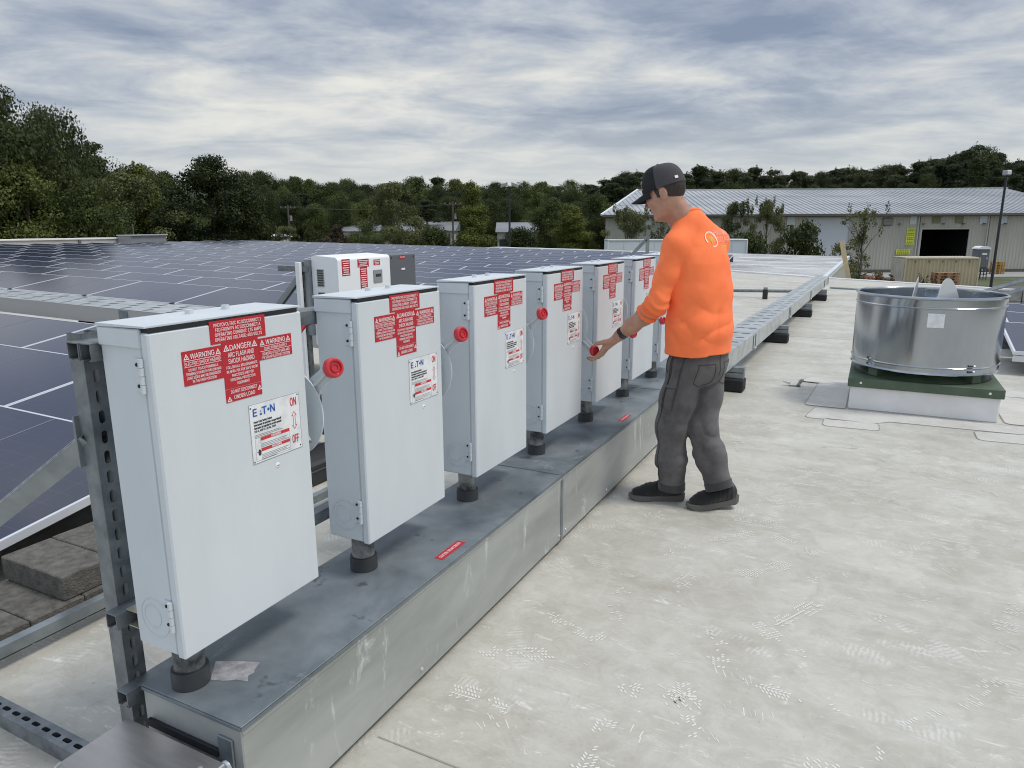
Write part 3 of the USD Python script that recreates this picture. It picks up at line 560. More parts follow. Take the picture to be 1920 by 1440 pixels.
# ------------------------------------------------------------------ the disconnect boxes
BX, BD, BW, ZB, ZT = -1.378, .168, .459, .495, 1.294
def tri_sign(mb, mk, o, Y, Z, h):
    """warning triangle with a bolt; o lower-left corner"""
    s = h * 1.12
    P = Polygon([(0, 0), (s, 0), (s / 2, h)]); inn = affinity.scale(P, .62, .62, origin=(s / 2, h * .36)); b = sbox(s * .455, h * .2, s * .545, h * .56)
    mb.add(*place(extr(unary_union([P.difference(inn), b]), .0005), o, Y, Z, [1, 0, 0]))
def build_disconnect(label, up, loc, group=None):
    t = thing('disconnect_box', label, 'electrical box', loc, 0, group)
    # local frame: x = 0 at the door's face, y = 0 at the left side, z = 0 at the box's bottom
    H = ZT - ZB
    b = MB()
    b.box(-BD, -.027, 0, BW, .0, H - .022, .004)
    b.build('enclosure', 'grey_paint', t)
    hd = MB()
    hd.box(-BD - .002, -.0255, -.004, BW + .004, H - .050, H - .0065, .003)
    hd.add(*hull([(x, y, z) for x, z in ((-BD - .003, H - .006), (-BD - .003, H + .001), (-.0045, H - .0035), (-.0045, H + .0005)) for y in (-.0045, BW + .0045)]))
    hood = hd.build('rain_hood', 'grey_paint', t)
    MB().box(-.024, -.0012, .0015, BW - .012, H - .0145, H - .0040).build('gasket', 'gasket', t, smooth=False)
    for y in (.20, .31):
        MB().add(*lathe([(.0, .014), (.010, .014), (.010, 0), (.008, 0)], 12, (-.115, y))).tf(np.array([[1, 0, 0, 0], [0, 1, 0, 0], [0, 0, 1, H - .002], [0, 0, 0, 1]])).build('hood_clip', 'grey_paint', hood)
    # door: a pan with rounded edges
    d = MB(); d.box(-.026, 0, -.002, BW + .002, -.004, H - .0145, .004)
    door = d.build('door', 'grey_paint', t, smooth=35)
    for z in (.107, .690):
        hb = MB(); hb.box(-.052, -.030, -.0045, -.0005, z - .038, z + .038, .001)
        hinge = hb.build('hinge', 'grey_paint', t)
        for q in range(4):
            MB().add(*lathe([(0, 0), (.0062, 0), (.0062, .0185), (0, .0185)], 10, (-.0265, -.0062))).tf(np.array([[1, 0, 0, 0], [0, 1, 0, 0], [0, 0, 1, z - .039 + q * .0195], [0, 0, 0, 1]])).build('hinge_knuckle', 'grey_paint', hinge, smooth=40)
        for q in (-.024, .024):
            vv = lathe([(0, .003), (.004, .002), (.0045, 0)], 8)
            MB().add(*place(vv, (-.042, -.0045, z + q), [1, 0, 0], [0, 0, 1], [0, -1, 0])).build('hinge_screw', 'gasket', hinge)
    for yy, zz in ((.004, .63), (.006, .705), (.006, .085), (.006, .15)): pass
    # knockout rings pressed into the side
    for r0, c in ((.052, (-.095, .086)), (.031, (-.104, .088))):
        ring = Point(0, 0).buffer(r0, 20).difference(Point(0, 0).buffer(r0 - .0028, 20))
        MB().add(*place(extr(ring, .0012), (c[0], 0.0002, c[1]), [1, 0, 0], [0, 0, 1], [0, -1, 0])).build('knockout', 'grey_paint', t, smooth=False)
    # labels on the door; Y across, Z up
    Yv, Zv, Xv = [0, 1, 0], [0, 0, 1], [1, 0, 0]
    def lab(y0, y1, z0, z1, m='red_label'): return MB().box(.0003, .0011, y0, y1, z0, z1).build('label', m, door, smooth=False)
    L = lab(.158, .329, .736, .791); w = MB()
    for i, (s, wd) in enumerate([('PHOTOVOLTAIC AC DISCONNECT 1', .146), ('FED FROM PV AC DISCONNECT A', .139), ('OPERATING CURRENT: 175 AMPS', .143), ('OPERATING VOLTAGE: 480 VOLTS', .145)]):
        text(w, s, .0082, (.0012, .2435, .7765 - i * .0116), Yv, Zv, Xv, width=wd)
    # left warning
    lab(.076, .1865, .652, .732)
    tri_sign(w, None, (.0012, .080, .7125), Yv, Zv, .0135); tri_sign(w, None, (.0012, .1685, .7125), Yv, Zv, .0135)
    text(w, 'WARNING', .0118, (.0012, .1315, .7128), Yv, Zv, Xv, width=.067)
    w.box(.0012, .0017, .080, .183, .7085, .7096); text(w, 'ELECTRIC SHOCK HAZARD', .0072, (.0012, .1315, .6985), Yv, Zv, Xv, width=.100); w.box(.0012, .0017, .080, .183, .6948, .6958)
    for i, (s, wd) in enumerate([('DO NOT TOUCH TERMINALS', .082), ('TERMINALS ON BOTH THE LINE AND', .098), ('LOAD SIDES MAY BE ENERGIZED', .095), ('IN THE OPEN POSITION', .067)]):
        text(w, s, .0062, (.0012, .1315, .6845 - i * .0093), Yv, Zv, Xv, width=wd)
    # danger
    lab(.1875, .3015, .6215, .7355)
    tri_sign(w, None, (.0012, .192, .7145), Yv, Zv, .0155); tri_sign(w, None, (.0012, .280, .7145), Yv, Zv, .0155)
    text(w, 'DANGER!', .0135, (.0012, .2445, .7148), Yv, Zv, Xv, width=.067)
    for i, (s, wd) in enumerate([('ARC FLASH AND', .081), ('SHOCK HAZARD', .081)]): text(w, s, .0112, (.0012, .2445, .6985 - i * .0158), Yv, Zv, Xv, width=wd)
    for i, (s, wd) in enumerate([('FOLLOW ALL REQUIREMENTS', .096), ('IN NFPA 70E FOR SAFE WORK', .098), ('PRACTICES AND FOR', .068), ('PERSONAL PROTECTIVE', .078), ('EQUIPMENT', .038)]):
        text(w, s, .0066, (.0012, .2445, .6705 - i * .0105), Yv, Zv, Xv, width=wd)
    lab(.1875, .3015, .588, .6200)
    tri_sign(w, None, (.0012, .1905, .590), Yv, Zv, .0125); tri_sign(w, None, (.0012, .2875, .601), Yv, Zv, .0125)
    text(w, 'DO NOT DISCONNECT', .0085, (.0012, .2445, .6085), Yv, Zv, Xv, width=.083); text(w, 'UNDER LOAD', .0095, (.0012, .2445, .5935), Yv, Zv, Xv, width=.066)
    # right warning
    lab(.3025, .4165, .6745, .7305)
    tri_sign(w, None, (.0012, .3065, .713), Yv, Zv, .0135); tri_sign(w, None, (.0012, .3965, .713), Yv, Zv, .0135)
    text(w, 'WARNING', .0118, (.0012, .3595, .7133), Yv, Zv, Xv, width=.067)
    w.box(.0012, .0017, .3065, .4125, .7092, .7102); text(w, 'DUAL POWER SUPPLY', .0070, (.0012, .3595, .6995), Yv, Zv, Xv, width=.078); w.box(.0012, .0017, .3065, .4125, .6962, .6972)
    for i, (s, wd) in enumerate([('SOURCES: UTILITY GRID AND', .094), ('PV SOLAR ELECTRIC SYSTEM', .096)]): text(w, s, .0068, (.0012, .3595, .6862 - i * .0095), Yv, Zv, Xv, width=wd)
    w.build('label_lettering', 'label_white', door, smooth=False)
    # maker's plate
    plate = lab(.2525, .4285, .4095, .5665, 'plate_white')
    k = MB()
    for e in ((.2525, .4285, .4095, .4101), (.2525, .4285, .5659, .5665), (.2525, .2531, .4101, .5659), (.4279, .4285, .4101, .5659)): k.box(.0012, .0014, *e)
    for i, (s, wd) in enumerate([('Heavy Duty Safety Switch', .062), ('Interrupteur de securite a usage intensif', .094), ('Interruptor de seguridad de servicio pesado', .094), ('225 A, 600 V~, 60 Hz, 250V', .074)]):
        text(k, s, .0052, (.0012, .2645, .5165 - i * .0082), Yv, Zv, Xv, width=wd, align='l', bold=True)
    for i in range(3): k.box(.0012, .0016, .2645, .2645 + [.088, .096, .06][i], .4835 - i * .0036, .4842 - i * .0036)
    for zz, n in ((.4655, 4), (.4365, 4)):
        for i in range(n): k.box(.0012, .0016, .2845, .2845 + [.094, .086, .097, .05][i], zz - .0085 - i * .0040, zz - .0078 - i * .0040)
    for e in ((.2825, .3855, .4148, .4153), (.2825, .2829, .4153, .474), (.3851, .3855, .4153, .474), (.2645, .2825, .4148, .4153), (.2645, .2649, .4153, .474)): k.box(.0012, .0014, *e)
    k.add(*place(extr(affinity.scale(Point(0, 0).buffer(1, 12), .0045, .0085), .0006), (.0012, .2765, .4365), Yv, Zv, Xv)); k.box(.0012, .0016, .2672, .275, .4385, .4395)
    for y, z in ((.2575, .5575), (.4225, .5605), (.2575, .4145), (.4225, .4170)): k.add(*place(extr(Point(0, 0).buffer(.0022, 8), .0005), (.0012, y, z), Yv, Zv, Xv))
    k.build('plate_print', 'print_black', plate, smooth=False)
    bl = MB(); o = (.0012, .2635, .5345)
    text(bl, 'E', .0195, (.0012, .2710, .5345), Yv, Zv, Xv, width=.0135, bold=True)
    bl.add(*place(extr(Polygon([(.023, .0), (.031, 0), (.0295, .0045), (.0245, .0045)]), .0006), o, Yv, Zv, Xv)); bl.add(*place(extr(Polygon([(.0255, .0085), (.0285, .0085), (.027, .0125)]), .0006), o, Yv, Zv, Xv))
    text(bl, 'T', .0195, (.0012, .3030, .5345), Yv, Zv, Xv, width=.0165, bold=True)
    bl.add(*place(extr(Point(.0535, .0095).buffer(.0038, 10), .0006), o, Yv, Zv, Xv))
    text(bl, 'N', .0195, (.0012, .3310, .5345), Yv, Zv, Xv, width=.0165, bold=True)
    bl.build('plate_logo', 'print_blue', plate, smooth=False)
    rd = MB(); text(rd, 'ON', .0215, (.0012, .4055, .5335), Yv, Zv, Xv, width=.0225, bold=True); text(rd, 'OFF', .0215, (.0012, .4055, .4295), Yv, Zv, Xv, width=.0235, bold=True)
    A = Polygon([(0, .05), (.0095, .0385), (.0042, .0385), (.0042, .0115), (.0095, .0115), (0, 0), (-.0095, .0115), (-.0042, .0115), (-.0042, .0385), (-.0095, .0385)])
    rd.add(*place(extr(A.difference(A.buffer(-.0011)), .0006), (.0012, .4055, .467), Yv, Zv, Xv))
    rd.box(.0012, .0016, .2835, .3840, .4665, .4750); rd.box(.0012, .0016, .2835, .3840, .4375, .4455)
    rd.build('plate_red_print', 'print_red', plate, smooth=False)
    wt = MB(); text(wt, 'DANGER', .0055, (.0017, .336, .4682), Yv, Zv, Xv, width=.034, bold=True); text(wt, 'PELIGRO', .0055, (.0017, .336, .4392), Yv, Zv, Xv, width=.034, bold=True)
    wt.build('plate_white_print', 'label_white', plate, smooth=False)
    # latch screw below the plate
    vv = lathe([(0, .0025), (.004, .0025), (.007, .0012), (.0075, 0)], 14); MB().add(*place(vv, (0, .335, .384), Yv, Zv, Xv)).build('latch_screw', 'label_white', door, smooth=40)
    MB().box(.0026, .0030, .331, .339, .3832, .3848).build('screw_slot', 'gasket', door, smooth=False)
    # operating handle on the right-hand side: quadrant plate, arm, red knob
    q = MB(); cz = .480; cx = -.118
    quad = Point(0, 0).buffer(.135, 32).intersection(sbox(-.03, -.2, .2, .2)); quad = quad.difference(Polygon([(.055, -.098), (.082, -.080), (.075, -.068), (.052, -.085)]).buffer(.004)) if up else quad
    q.add(*place(extr(quad, .004), (cx, BW + .046, cz), [1, 0, 0], [0, 0, 1], [0, -1, 0])); q.build('handle_quadrant', 'grey_paint', t, smooth=30)
    MB().box(cx - .04, cx + .05, BW + .0025, BW + .041, cz - .11, cz + .11, .006).build('handle_base', 'grey_paint', t)
    kz = .62 if up else .340; kx = .046
    piv = np.array([cx, BW + .054, cz]); kn = np.array([kx, BW + .060, kz]); dr = unit(kn - piv); a = MB()
    L = np.linalg.norm(kn - piv); nrm = np.array([0, 1.0, 0]); sd = np.cross(nrm, dr)
    arm = unary_union([Polygon([(-.03, -.034), (L * .45, -.034), (L * .62, -.020), (L - .010, -.017), (L - .010, .017), (L * .62, .020), (L * .5, .034), (-.03, .032)]).buffer(.004)])
    a.add(*place(extr(arm, .007), piv - nrm * .0035, dr, sd, nrm)); a.add(*place(cbox(L * .25, L - .014, -.0045, .0045, -.012, .012, .002), piv, dr, sd, nrm))
    a.build('handle_arm', 'grey_paint', t)
    ax = unit(dr * (.28 if up else .0) + np.array([.8, -.34, .06])); u1 = unit(np.cross(ax, [0, 0, 1.])); u2 = np.cross(ax, u1)
    kp = [(0, .002), (.008, .002), (.0095, .0055), (.012, .0055), (.0135, .001), (.0185, .001), (.020, .0065), (.0245, .0065), (.0275, .004), (.029, -.002), (.029, -.014), (.026, -.018), (.012, -.019), (.0, -.019)]
    knob = MB().add(*place(lathe(kp[::-1], 28), kn + ax * .012, u1, u2, ax)).build('knob', 'knob_red', t, smooth=35)
    return t
boxlab = ['grey disconnect box nearest the camera, with its red knob raised, beside the slotted post',
          'grey disconnect box second along the row from the slotted post, red knob raised',
          'grey disconnect box third along the row from the slotted post, red knob raised',
          "grey disconnect box whose lowered red knob is in the worker's hand",
          "grey disconnect box just past the one the worker is switching, its knob behind his forearm",
          "grey disconnect box beside the worker's shoulder, lowered red knob showing under his sleeve",
          'grey disconnect box at the far end of the row, mostly hidden behind the worker']
dbu = build_disconnect(boxlab[0], True, (BX, Y0, ZB))
for k in (1, 2): dup(dbu, (BX + .002 * (k - 1), Y0 + k * SP, ZB), [.35, -.25][k - 1], boxlab[k])
dbd = build_disconnect(boxlab[3], False, (BX, Y0 + 3 * SP, ZB))
for k in (4, 5, 6): dup(dbd, (BX, Y0 + k * SP, ZB), 0, boxlab[k])

# ------------------------------------------------------------------ strut frame that carries the boxes
fr = thing('equipment_rack', 'galvanised slotted strut rack behind the disconnect boxes with tall end post', 'rack')
PXF = -1.632
for y in (1.015, 3.45, 5.75):
    p = strut((PXF, y, .001), (PXF, y, 1.262), (1, 0, 0), size=.052); p.build('post', 'galvanised_dull', fr, smooth=False)
for zc in (1.228, .545, .325):
    pr = MB()
    s1 = strut((PXF + .041, .955, zc), (PXF + .041, 6.0, zc), (0, 0, 1), size=.041, slots=False)
    s1 = strut((PXF + .0215, .955, zc + .0205), (PXF + .0215, 6.0, zc + .0205), (0, 0, 1), size=.041, slots=False)
    s1.build('rail', 'galvanised_dull', fr, smooth=False)
    if zc > 1:
        strut((PXF + .0635, .957, zc + .0205), (PXF + .0635, 6.0, zc + .0205), (0, 0, 1), size=.041, slots=False).build('rail', 'galvanised_dull', fr, smooth=False)
# zinc square tube stub beside the lowest knockout
sq = MB(); o = (-1.573, .986, .546)
for e in ((-.022, .022, .020, .022), (-.022, .022, -.022, -.020), (-.022, -.020, -.0198, .0198), (.020, .022, -.0198, .0198)):
    sq.add(*place(cbox(e[0], e[1], e[2], e[3], 0, .5), o, [1, 0, 0], [0, 0, 1], [0, 1, 0]))
sq.build('square_tube', 'zinc_gold', fr, smooth=False)
for y, z in ((.963, 1.228), (.963, 1.228)):
    pass
v = lathe([(.006, 0), (.013, 0), (.013, .010), (.006, .010)], 12)
MB().add(*place(v, (PXF + .062, .975, 1.228), [1, 0, 0], [0, 0, 1], [0, 1, 0])).build('bolt', 'screw_zinc', fr)
# base beams on the roof and the diagonal brace down to them
strut((PXF - .03, .985, .052), (-3.5, .985, .052 + .012), (0, 0, 1), size=.05).build('base_beam', 'galvanised_dull', fr, smooth=False)
strut((-2.56, 1.06, .105), (-2.56, 5.8, .105), (0, 0, 1), size=.041, slots=False).build('base_beam', 'galvanised', fr, smooth=False)
strut((PXF - .045, 1.0, 1.02), (-3.25, 1.0, .085), (.51, -.28, .86), size=.05).build('diagonal_brace', 'galvanised', fr, smooth=False)
strut((PXF - .045, 5.72, 1.02), (-3.0, 5.72, .10), (.55, 0, .83), size=.041).build('diagonal_brace', 'galvanised', fr, smooth=False)
MB().box(PXF - .056, PXF - .05, .975, 1.05, .93, 1.06, .002).build('gusset', 'galvanised', fr)

# foreground junction cover at the end of the wireway
jc = thing('junction_cover', 'stainless steel cover box in the bottom left corner against the wireway end', 'metal box')
MB().box(-1.571, -1.224, .10, .938, .285, .298, .003).build('cover', 'stainless', jc)
MB().box(-1.566, -1.229, .105, .932, .03, .284, .002).build('side', 'galvanised', jc)
MB().add(*tube([(-1.545, .755, .299), (-1.545, .755, .312), (-1.535, .74, .316), (-1.515, .72, .312), (-1.505, .71, .299)], .005, 8)).build('wire_handle', 'screw_zinc', jc)
MB().add(*lathe([(0, .302), (.005, .3015), (.006, .2985)], 10, (-1.262, .90))).build('screw', 'screw_zinc', jc)

# ballast blocks
def block(x0, x1, y0, y1, z0, z1, label):
    v, f = cbox(x0, x1, y0, y1, z0, z1, .004)
    p = obj('concrete_block', (v - [0, 0, 0], f), 'concrete_block', smooth=False); tag(p, label, 'concrete block'); return p
block(-3.055, -2.648, 1.405, 1.606, .104, .203, 'solid grey concrete block on top of the ballast stack, nearest the front')
block(-3.06, -2.655, 1.611, 1.812, .104, .203, 'solid grey concrete block on top of the ballast stack, touching the slotted post')
for k, y in enumerate((1.066, 1.270, 1.473, 1.676)):
    block(-3.035, -2.63, y, y + .2, .002, .1025, 'lower course concrete block of the ballast stack, ' + ['at the left picture edge', 'under the front overhang of the top block', 'right of the joint below the top block', 'farthest along, behind the post'][k])

# white string inverter with grey wiring box, on its own strut stand
iv = thing('string_inverter', 'white string inverter with red labels and grey wiring box behind the disconnect row', 'inverter', (-3.5, 4.063, 0))
# local: x=0 front face, y along the row, z up from the roof
iv_b = MB()
prof = Polygon([(-.25, .62), (0, .62), (0, 1.285), (-.25, 1.30)]).buffer(-.028).buffer(.028, quad_segs=6)
bw = extr(prof, .63); iv_b.add(*place(bw, (0, .63, 0), [1, 0, 0], [0, 0, 1], [0, -1, 0]))
iv_b.build('housing', 'inverter_white', iv, smooth=35)
MB().box(-.22, -.004, .632, 1.0, .63, 1.285, .008).build('wiring_box', 'inverter_grey', iv)
for z in (1.20, 1.03):
    vt = MB(); vt.box(-.200, -.135, -.004, .0, z - .13, z, .001); vp = vt.build('side_vent', 'vent_grey', iv)
    lv = MB()
    for i in range(7): lv.box(-.195, -.140, -.0065, -.0042, z - .122 + i * .0175, z - .112 + i * .0175)
    lv.build('louvre', 'display_dark', vp, smooth=False)
def ilab(y0, y1, z0, z1, lines):
    L = MB().box(.0006, .0016, y0, y1, z0, z1).build('label', 'red_label', iv, smooth=False); w = MB()
    n = lines; hh = (z1 - z0) / (n + .6)
    for i in range(n):
        wd = (y1 - y0) * (.82 - .2 * ((i * 7) % 3) / 2); w.box(.0017, .0021, (y0 + y1) / 2 - wd / 2, (y0 + y1) / 2 + wd / 2, z1 - (i + 1) * hh - hh * .12, z1 - (i + 1) * hh + hh * .28)
    w.build('print_line', 'label_white', L, smooth=False)
ilab(.045, .135, 1.15, 1.272, 7); ilab(.225, .36, 1.205, 1.265, 4); ilab(.25, .335, .95, 1.204, 15); ilab(.42, .50, 1.212, 1.255, 3)
sc = MB().box(.0006, .006, .41, .52, 1.075, 1.175, .002).build('screen_panel', 'screen_grey', iv); MB().box(.0062, .0068, .435, .50, 1.12, 1.143).build('display', 'display_dark', sc, smooth=False)
MB().box(.0006, .002, .42, .505, .965, 1.03).build('vent_plate', 'vent_grey', iv, smooth=False)
rl = MB().add(*place(extr(affinity.scale(Point(0, 0).buffer(1, 12), .05, .016), .001), (-.003, .81, 1.26), [0, 1, 0], [0, 0, 1], [1, 0, 0])).build('badge', 'red_label', iv, smooth=False)
w = MB(); text(w, 'DANGER', .011, (-.0018, .81, 1.2545), [0, 1, 0], [0, 0, 1], [1, 0, 0], width=.07); w.build('badge_lettering', 'label_white', rl, smooth=False)
MB().box(-.003, -.0015, .79, .84, 1.155, 1.17).build('name_plate', 'label_white', iv, smooth=False)
for y, z in ((.66, 1.26), (.97, 1.26)): MB().add(*place(lathe([(0, .004), (.008, .003), (.009, 0)], 10), (-.004, y, z), [0, 1, 0], [0, 0, 1], [1, 0, 0])).build('screw', 'display_dark', iv)
MB().box(-.30, -.252, -.03, 1.0, .7, 1.27, .003).build('back_plate', 'galvanised', iv)
MB().box(-.345, -.303, -.075, -.045, .02, 1.25, .003).build('mount_post', 'inverter_white', iv)
strut((-.32, -.03, .02), (-.32, -.03, 1.25), (0, -1, 0)).build('stand_post', 'galvanised_dull', iv, smooth=False)
strut((-.32, 1.02, .02), (-.32, 1.02, 1.25), (0, 1, 0)).build('stand_post', 'galvanised_dull', iv, smooth=False)
strut((-.55, -.02, 1.22), (-.25, -.02, 1.22), (0, 0, 1)).build('stand_arm', 'galvanised_dull', iv, smooth=False)
strut((-.34, -.02, 1.18), (-1.25, -.02, .30), (.7, 0, .7)).build('stand_brace', 'galvanised', iv, smooth=False)
strut((-1.3, -.02, .06), (.1, -.02, .06), (0, 0, 1)).build('stand_foot', 'galvanised', iv, smooth=False); strut((-1.3, 1.02, .06), (.1, 1.02, .06), (0, 0, 1)).build('stand_foot', 'galvanised', iv, smooth=False)
# a further stand's brace showing beside the worker's shoulder
sb = thing('strut_stand', 'leaning galvanised strut brace behind the far disconnect boxes by the worker', 'strut stand', (-4.15, 14.2, -.03))
strut((0, 0, 1.25), (-1.05, 0, .15), (.7, 0, .7), size=.06).build('brace', 'galvanised', sb, smooth=False); strut((.03, 0, .01), (.03, 0, 1.3), (1, 0, 0), size=.06).build('post', 'galvanised', sb, smooth=False); strut((-1.2, 0, .09), (.1, 0, .09), (0, 0, 1), size=.06).build('foot', 'galvanised', sb, smooth=False)

# coil of red cable and black-and-yellow case seen between the first two boxes
cc = thing('cable_coil', 'coil of red and black cable hanging behind the gap between first two boxes', 'cable coil')
for j, (rr, off) in enumerate([(.155, 0), (.17, .018), (.145, -.018)]):
    th = np.linspace(0, 2 * np.pi, 33); P = np.stack([np.full(33, -1.86 + off), 2.02 + rr * np.cos(th), 1.0 + rr * 1.1 * np.sin(th)], 1)
    MB().add(*tube(P, .016, 8, False)).build('cable_turn', 'cable_red' if j < 2 else 'cable_black', cc, smooth=40)
MB().box(-1.70, -1.665, 2.0, 2.04, 1.12, 1.25, .003).build('hook', 'galvanised', cc); MB().add(*tube([(-1.68, 2.02, 1.2), (-1.86, 2.02, 1.19)], .008, 6)).build('peg', 'galvanised', cc)
tc = thing('tool_case', 'black tool case with yellow latch seen low between the first two boxes', 'tool case', (-2.95, 2.93, 0))
MB().box(-.13, .13, 0, .42, .002, .15, .018).build('case_body', 'cable_black', tc); MB().box(-.135, .135, -.004, .424, .09, .104, .004).build('rim', 'display_dark', tc)
for y in (.165, .35):
    MB().add(*hull([(.128, y, .03), (.128, y + .05, .03), (.128, y, .125), (.128, y + .05, .125), (.15, y + .004, .05), (.15, y + .046, .05), (.142, y + .004, .11), (.142, y + .046, .11)])).build('latch', 'case_yellow', tc)

# ------------------------------------------------------------------ right-hand cable tray on rubber-footed blocks
ct = thing('cable_tray', 'long galvanised cable tray with slotted cover on rubber blocks, right of the worker', 'cable tray')
ang = math.radians(-.75)
A = np.array([-1.385, 6.25, .395]); D = unit([math.sin(-ang), math.cos(ang), -.0055]); S = unit([D[1], -D[0], 0]); N = np.cross(S, D)
LT = 11.9
secs = [(0, 1.75), (1.752, 4.8), (4.802, 7.85), (7.852, 10.9), (10.902, LT)]
for a, b in secs:
    hl = []
    xs = np.arange(.13, b - a - .06, .33)
    MB().add(*place(slotted(b - a, .30, .095, .046, xs, lambda i: (.085, .215), .0025), A + D * a, D, S, N)).build('cover', 'galvanised_bright', ct, smooth=False)
    MB().add(*place(cbox(a + .002, b - .002, .296, .2995, -.165, -.0004), A, D, S, N)).add(*place(cbox(a + .002, b - .002, .0005, .004, -.165, -.0004), A, D, S, N)).build('tray_side', 'galvanised_bright', ct, smooth=False)
    MB().add(*place(cbox(a + .002, b - .002, .0045, .2955, -.165, -.120), A, D, S, N)).build('tray_floor', 'bushing_black', ct, smooth=False)
    for q in (b - .32,):
        MB().add(*place(cbox(q, q + .02, .2998, .306, -.16, -.012, .002), A, D, S, N)).add(*place(cbox(q + .14, q + .16, .2998, .306, -.16, -.012, .002), A, D, S, N)).build('clamp', 'galvanised', ct)
        for z in (-.15, ): MB().add(*place(cbox(q + .03, q + .12, .2998, .322, z - .012, z + .012, .004), A, D, S, N)).build('clamp_bolt', 'screw_zinc', ct)
MB().add(*place(cbox(LT - .003, LT, .005, .295, -.16, -.001), A, D, S, N)).build('end_plate', 'galvanised', ct, smooth=False)
for k, d in enumerate((.35, 3.62, 6.85, 10.1)):
    c = A + D * d; zt = c[2] - .167; g = rz(c[0], c[1])
    o = np.array([c[0], c[1], g])
    hb = zt - g
    MB().add(*place(cbox(-.0, .46, 0, .17, .001, hb * .52, .012), o - S * .06, S, D, [0, 0, 1])).add(*place(cbox(-.004, .464, .055, .115, hb * .17, hb * .25, .003), o - S * .06 - D * .003, S, D, [0, 0, 1])).build('rubber_base', 'black_rubber', ct)
    st = MB()
    for q in range(2): st.add(*place(cbox(-.0, .455, .045, .125, hb * (.525 + .235 * q), hb * (.525 + .235 * (q + 1)) - .003, .004), o - S * .06, S, D, [0, 0, 1]))
    st.build('strut_riser', 'galvanised', ct)
# conduit crossing under the far end of the tray with its strut clamp
cp = thing('conduit_pipe', 'thin grey conduit pipe crossing the white roof near the far end of the tray', 'pipe')
z = rz(-3, 16.5)
MB().add(*tube([(-5.4, 15.75, z + .14), (-1.55, 16.75, z + .15)], .035, 10)).build('pipe', 'galvanised_dull', cp, smooth=40)
MB().box(-2.12, -2.02, 16.15, 16.25, z + .002, z + .21, .005).build('clamp', 'pole_black', cp); MB().box(-2.11, -2.03, 16.16, 16.24, z + .212, z + .26, .004).build('clamp_top', 'galvanised', cp)
MB().add(*tube([(-.88, 17.9, z + .16), (.6, 17.75, z + .13), (3.5, 17.4, z + .12)], .022, 8)).build('pipe', 'galvanised', cp, smooth=40)

# ------------------------------------------------------------------ roof exhaust fan
fan = thing('roof_fan', 'large round galvanised roof exhaust fan on green base and white curb', 'roof fan', (.438, 6.93, -.012))
MB().box(-.528, .528, -.52, .535, .0, .203, .01).build('curb', 'curb_white', fan)
g = MB(); g.box(-.548, .548, -.54, .555, .197, .272, .006); base = g.build('base_pan', 'fan_green', fan)
for x in (-.45, .45): MB().add(*place(lathe([(0, .004), (.008, .003), (.010, 0)], 12), (x, -.541, .235), [1, 0, 0], [0, 0, 1], [0, -1, 0])).build('base_screw', 'label_white', base)
MB().add(*lathe([(.50, .272), (.475, .29), (.44, .315), (.40, .34)], 48)).build('inlet_cone', 'fan_green', fan, smooth=40)
for a in range(4):
    th = math.radians(45 + 90 * a); M = np.eye(4); M[:2, :2] = [[math.cos(th), -math.sin(th)], [math.sin(th), math.cos(th)]]
    MB().box(.44, .53, -.045, .045, .273, .36, .006).tf(M).build('support_leg', 'fan_green', fan)
R = .552
band = [(R - .012, .345), (R + .004, .345), (R + .006, .350), (R + .003, .356), (R, .362), (R, .395), (R + .006, .400), (R + .006, .405), (R, .410), (R, .865), (R + .006, .870), (R + .006, .876), (R, .882), (R, .935), (R + .009, .942), (R + .011, .950), (R + .007, .958), (R - .004, .960), (R - .010, .952), (R - .012, .93), (R - .012, .345)]
MB().add(*lathe(band, 96)).build('wind_band', 'fan_steel', fan, smooth=25)
MB().add(*lathe([(R - .02, .80), (R - .05, .815), (.40, .72), (.40, .45)], 64)).build('inner_shroud', 'fan_steel', fan, smooth=40)
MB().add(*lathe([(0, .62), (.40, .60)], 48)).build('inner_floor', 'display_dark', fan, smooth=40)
MB().add(*lathe([(0, .90), (.03, .895), (.05, .86), (.05, .62)], 20, (-.14, .05))).build('hub', 'fan_steel', fan, smooth=40)
half = Point(0, 0).buffer(.33, 24).intersection(sbox(-.4, 0, .4, .4))
def flap(cx, cy, rot, tilt, sc):
    th = math.radians(rot); tl = math.radians(tilt); Xa = np.array([math.cos(th), math.sin(th), 0]); n0 = np.array([-math.sin(th), math.cos(th), 0]); Za = np.array([0, 0, 1.]) * math.cos(tl) + n0 * math.sin(tl)
    MB().add(*place(extr(affinity.scale(half, sc, 1.15, origin=(0, 0)), .004), (cx, cy, .70), Xa, Za, np.cross(Xa, Za))).build('damper_flap', 'aluminium', fan, smooth=False)
flap(-.14, .02, 84, -6, .9); flap(.16, -.02, 68, 8, .9)
lp = MB(); th0 = -math.pi / 2 + .05
vs = []; n = 9
for i in range(n):
    a = th0 - .105 + .21 * i / (n - 1)
    for zz in (.725, .835): vs.append(((R + .0025) * math.cos(a), (R + .0025) * math.sin(a), zz))
lp.add(np.array(vs), np.array([[2 * i, 2 * i + 2, 2 * i + 3, 2 * i + 1] for i in range(n - 1)])); lp.build('paper_label', 'plate_white', fan, smooth=30)
for a in (-2.40, -.98):
    for zz in (.378, .425):
        c = np.array([R * math.cos(a), R * math.sin(a), zz]); o = np.array([math.cos(a), math.sin(a), 0]); s = np.array([-o[1], o[0], 0])
        MB().add(*place(cbox(-.022, .012, -.008, .008, 0, .008, .002), c, s, [0, 0, 1], o)).build('band_slot', 'display_dark', fan); MB().add(*place(cbox(.013, .03, -.006, .006, 0, .016, .002), c, s, [0, 0, 1], o)).build('band_clip', 'screw_zinc', fan)
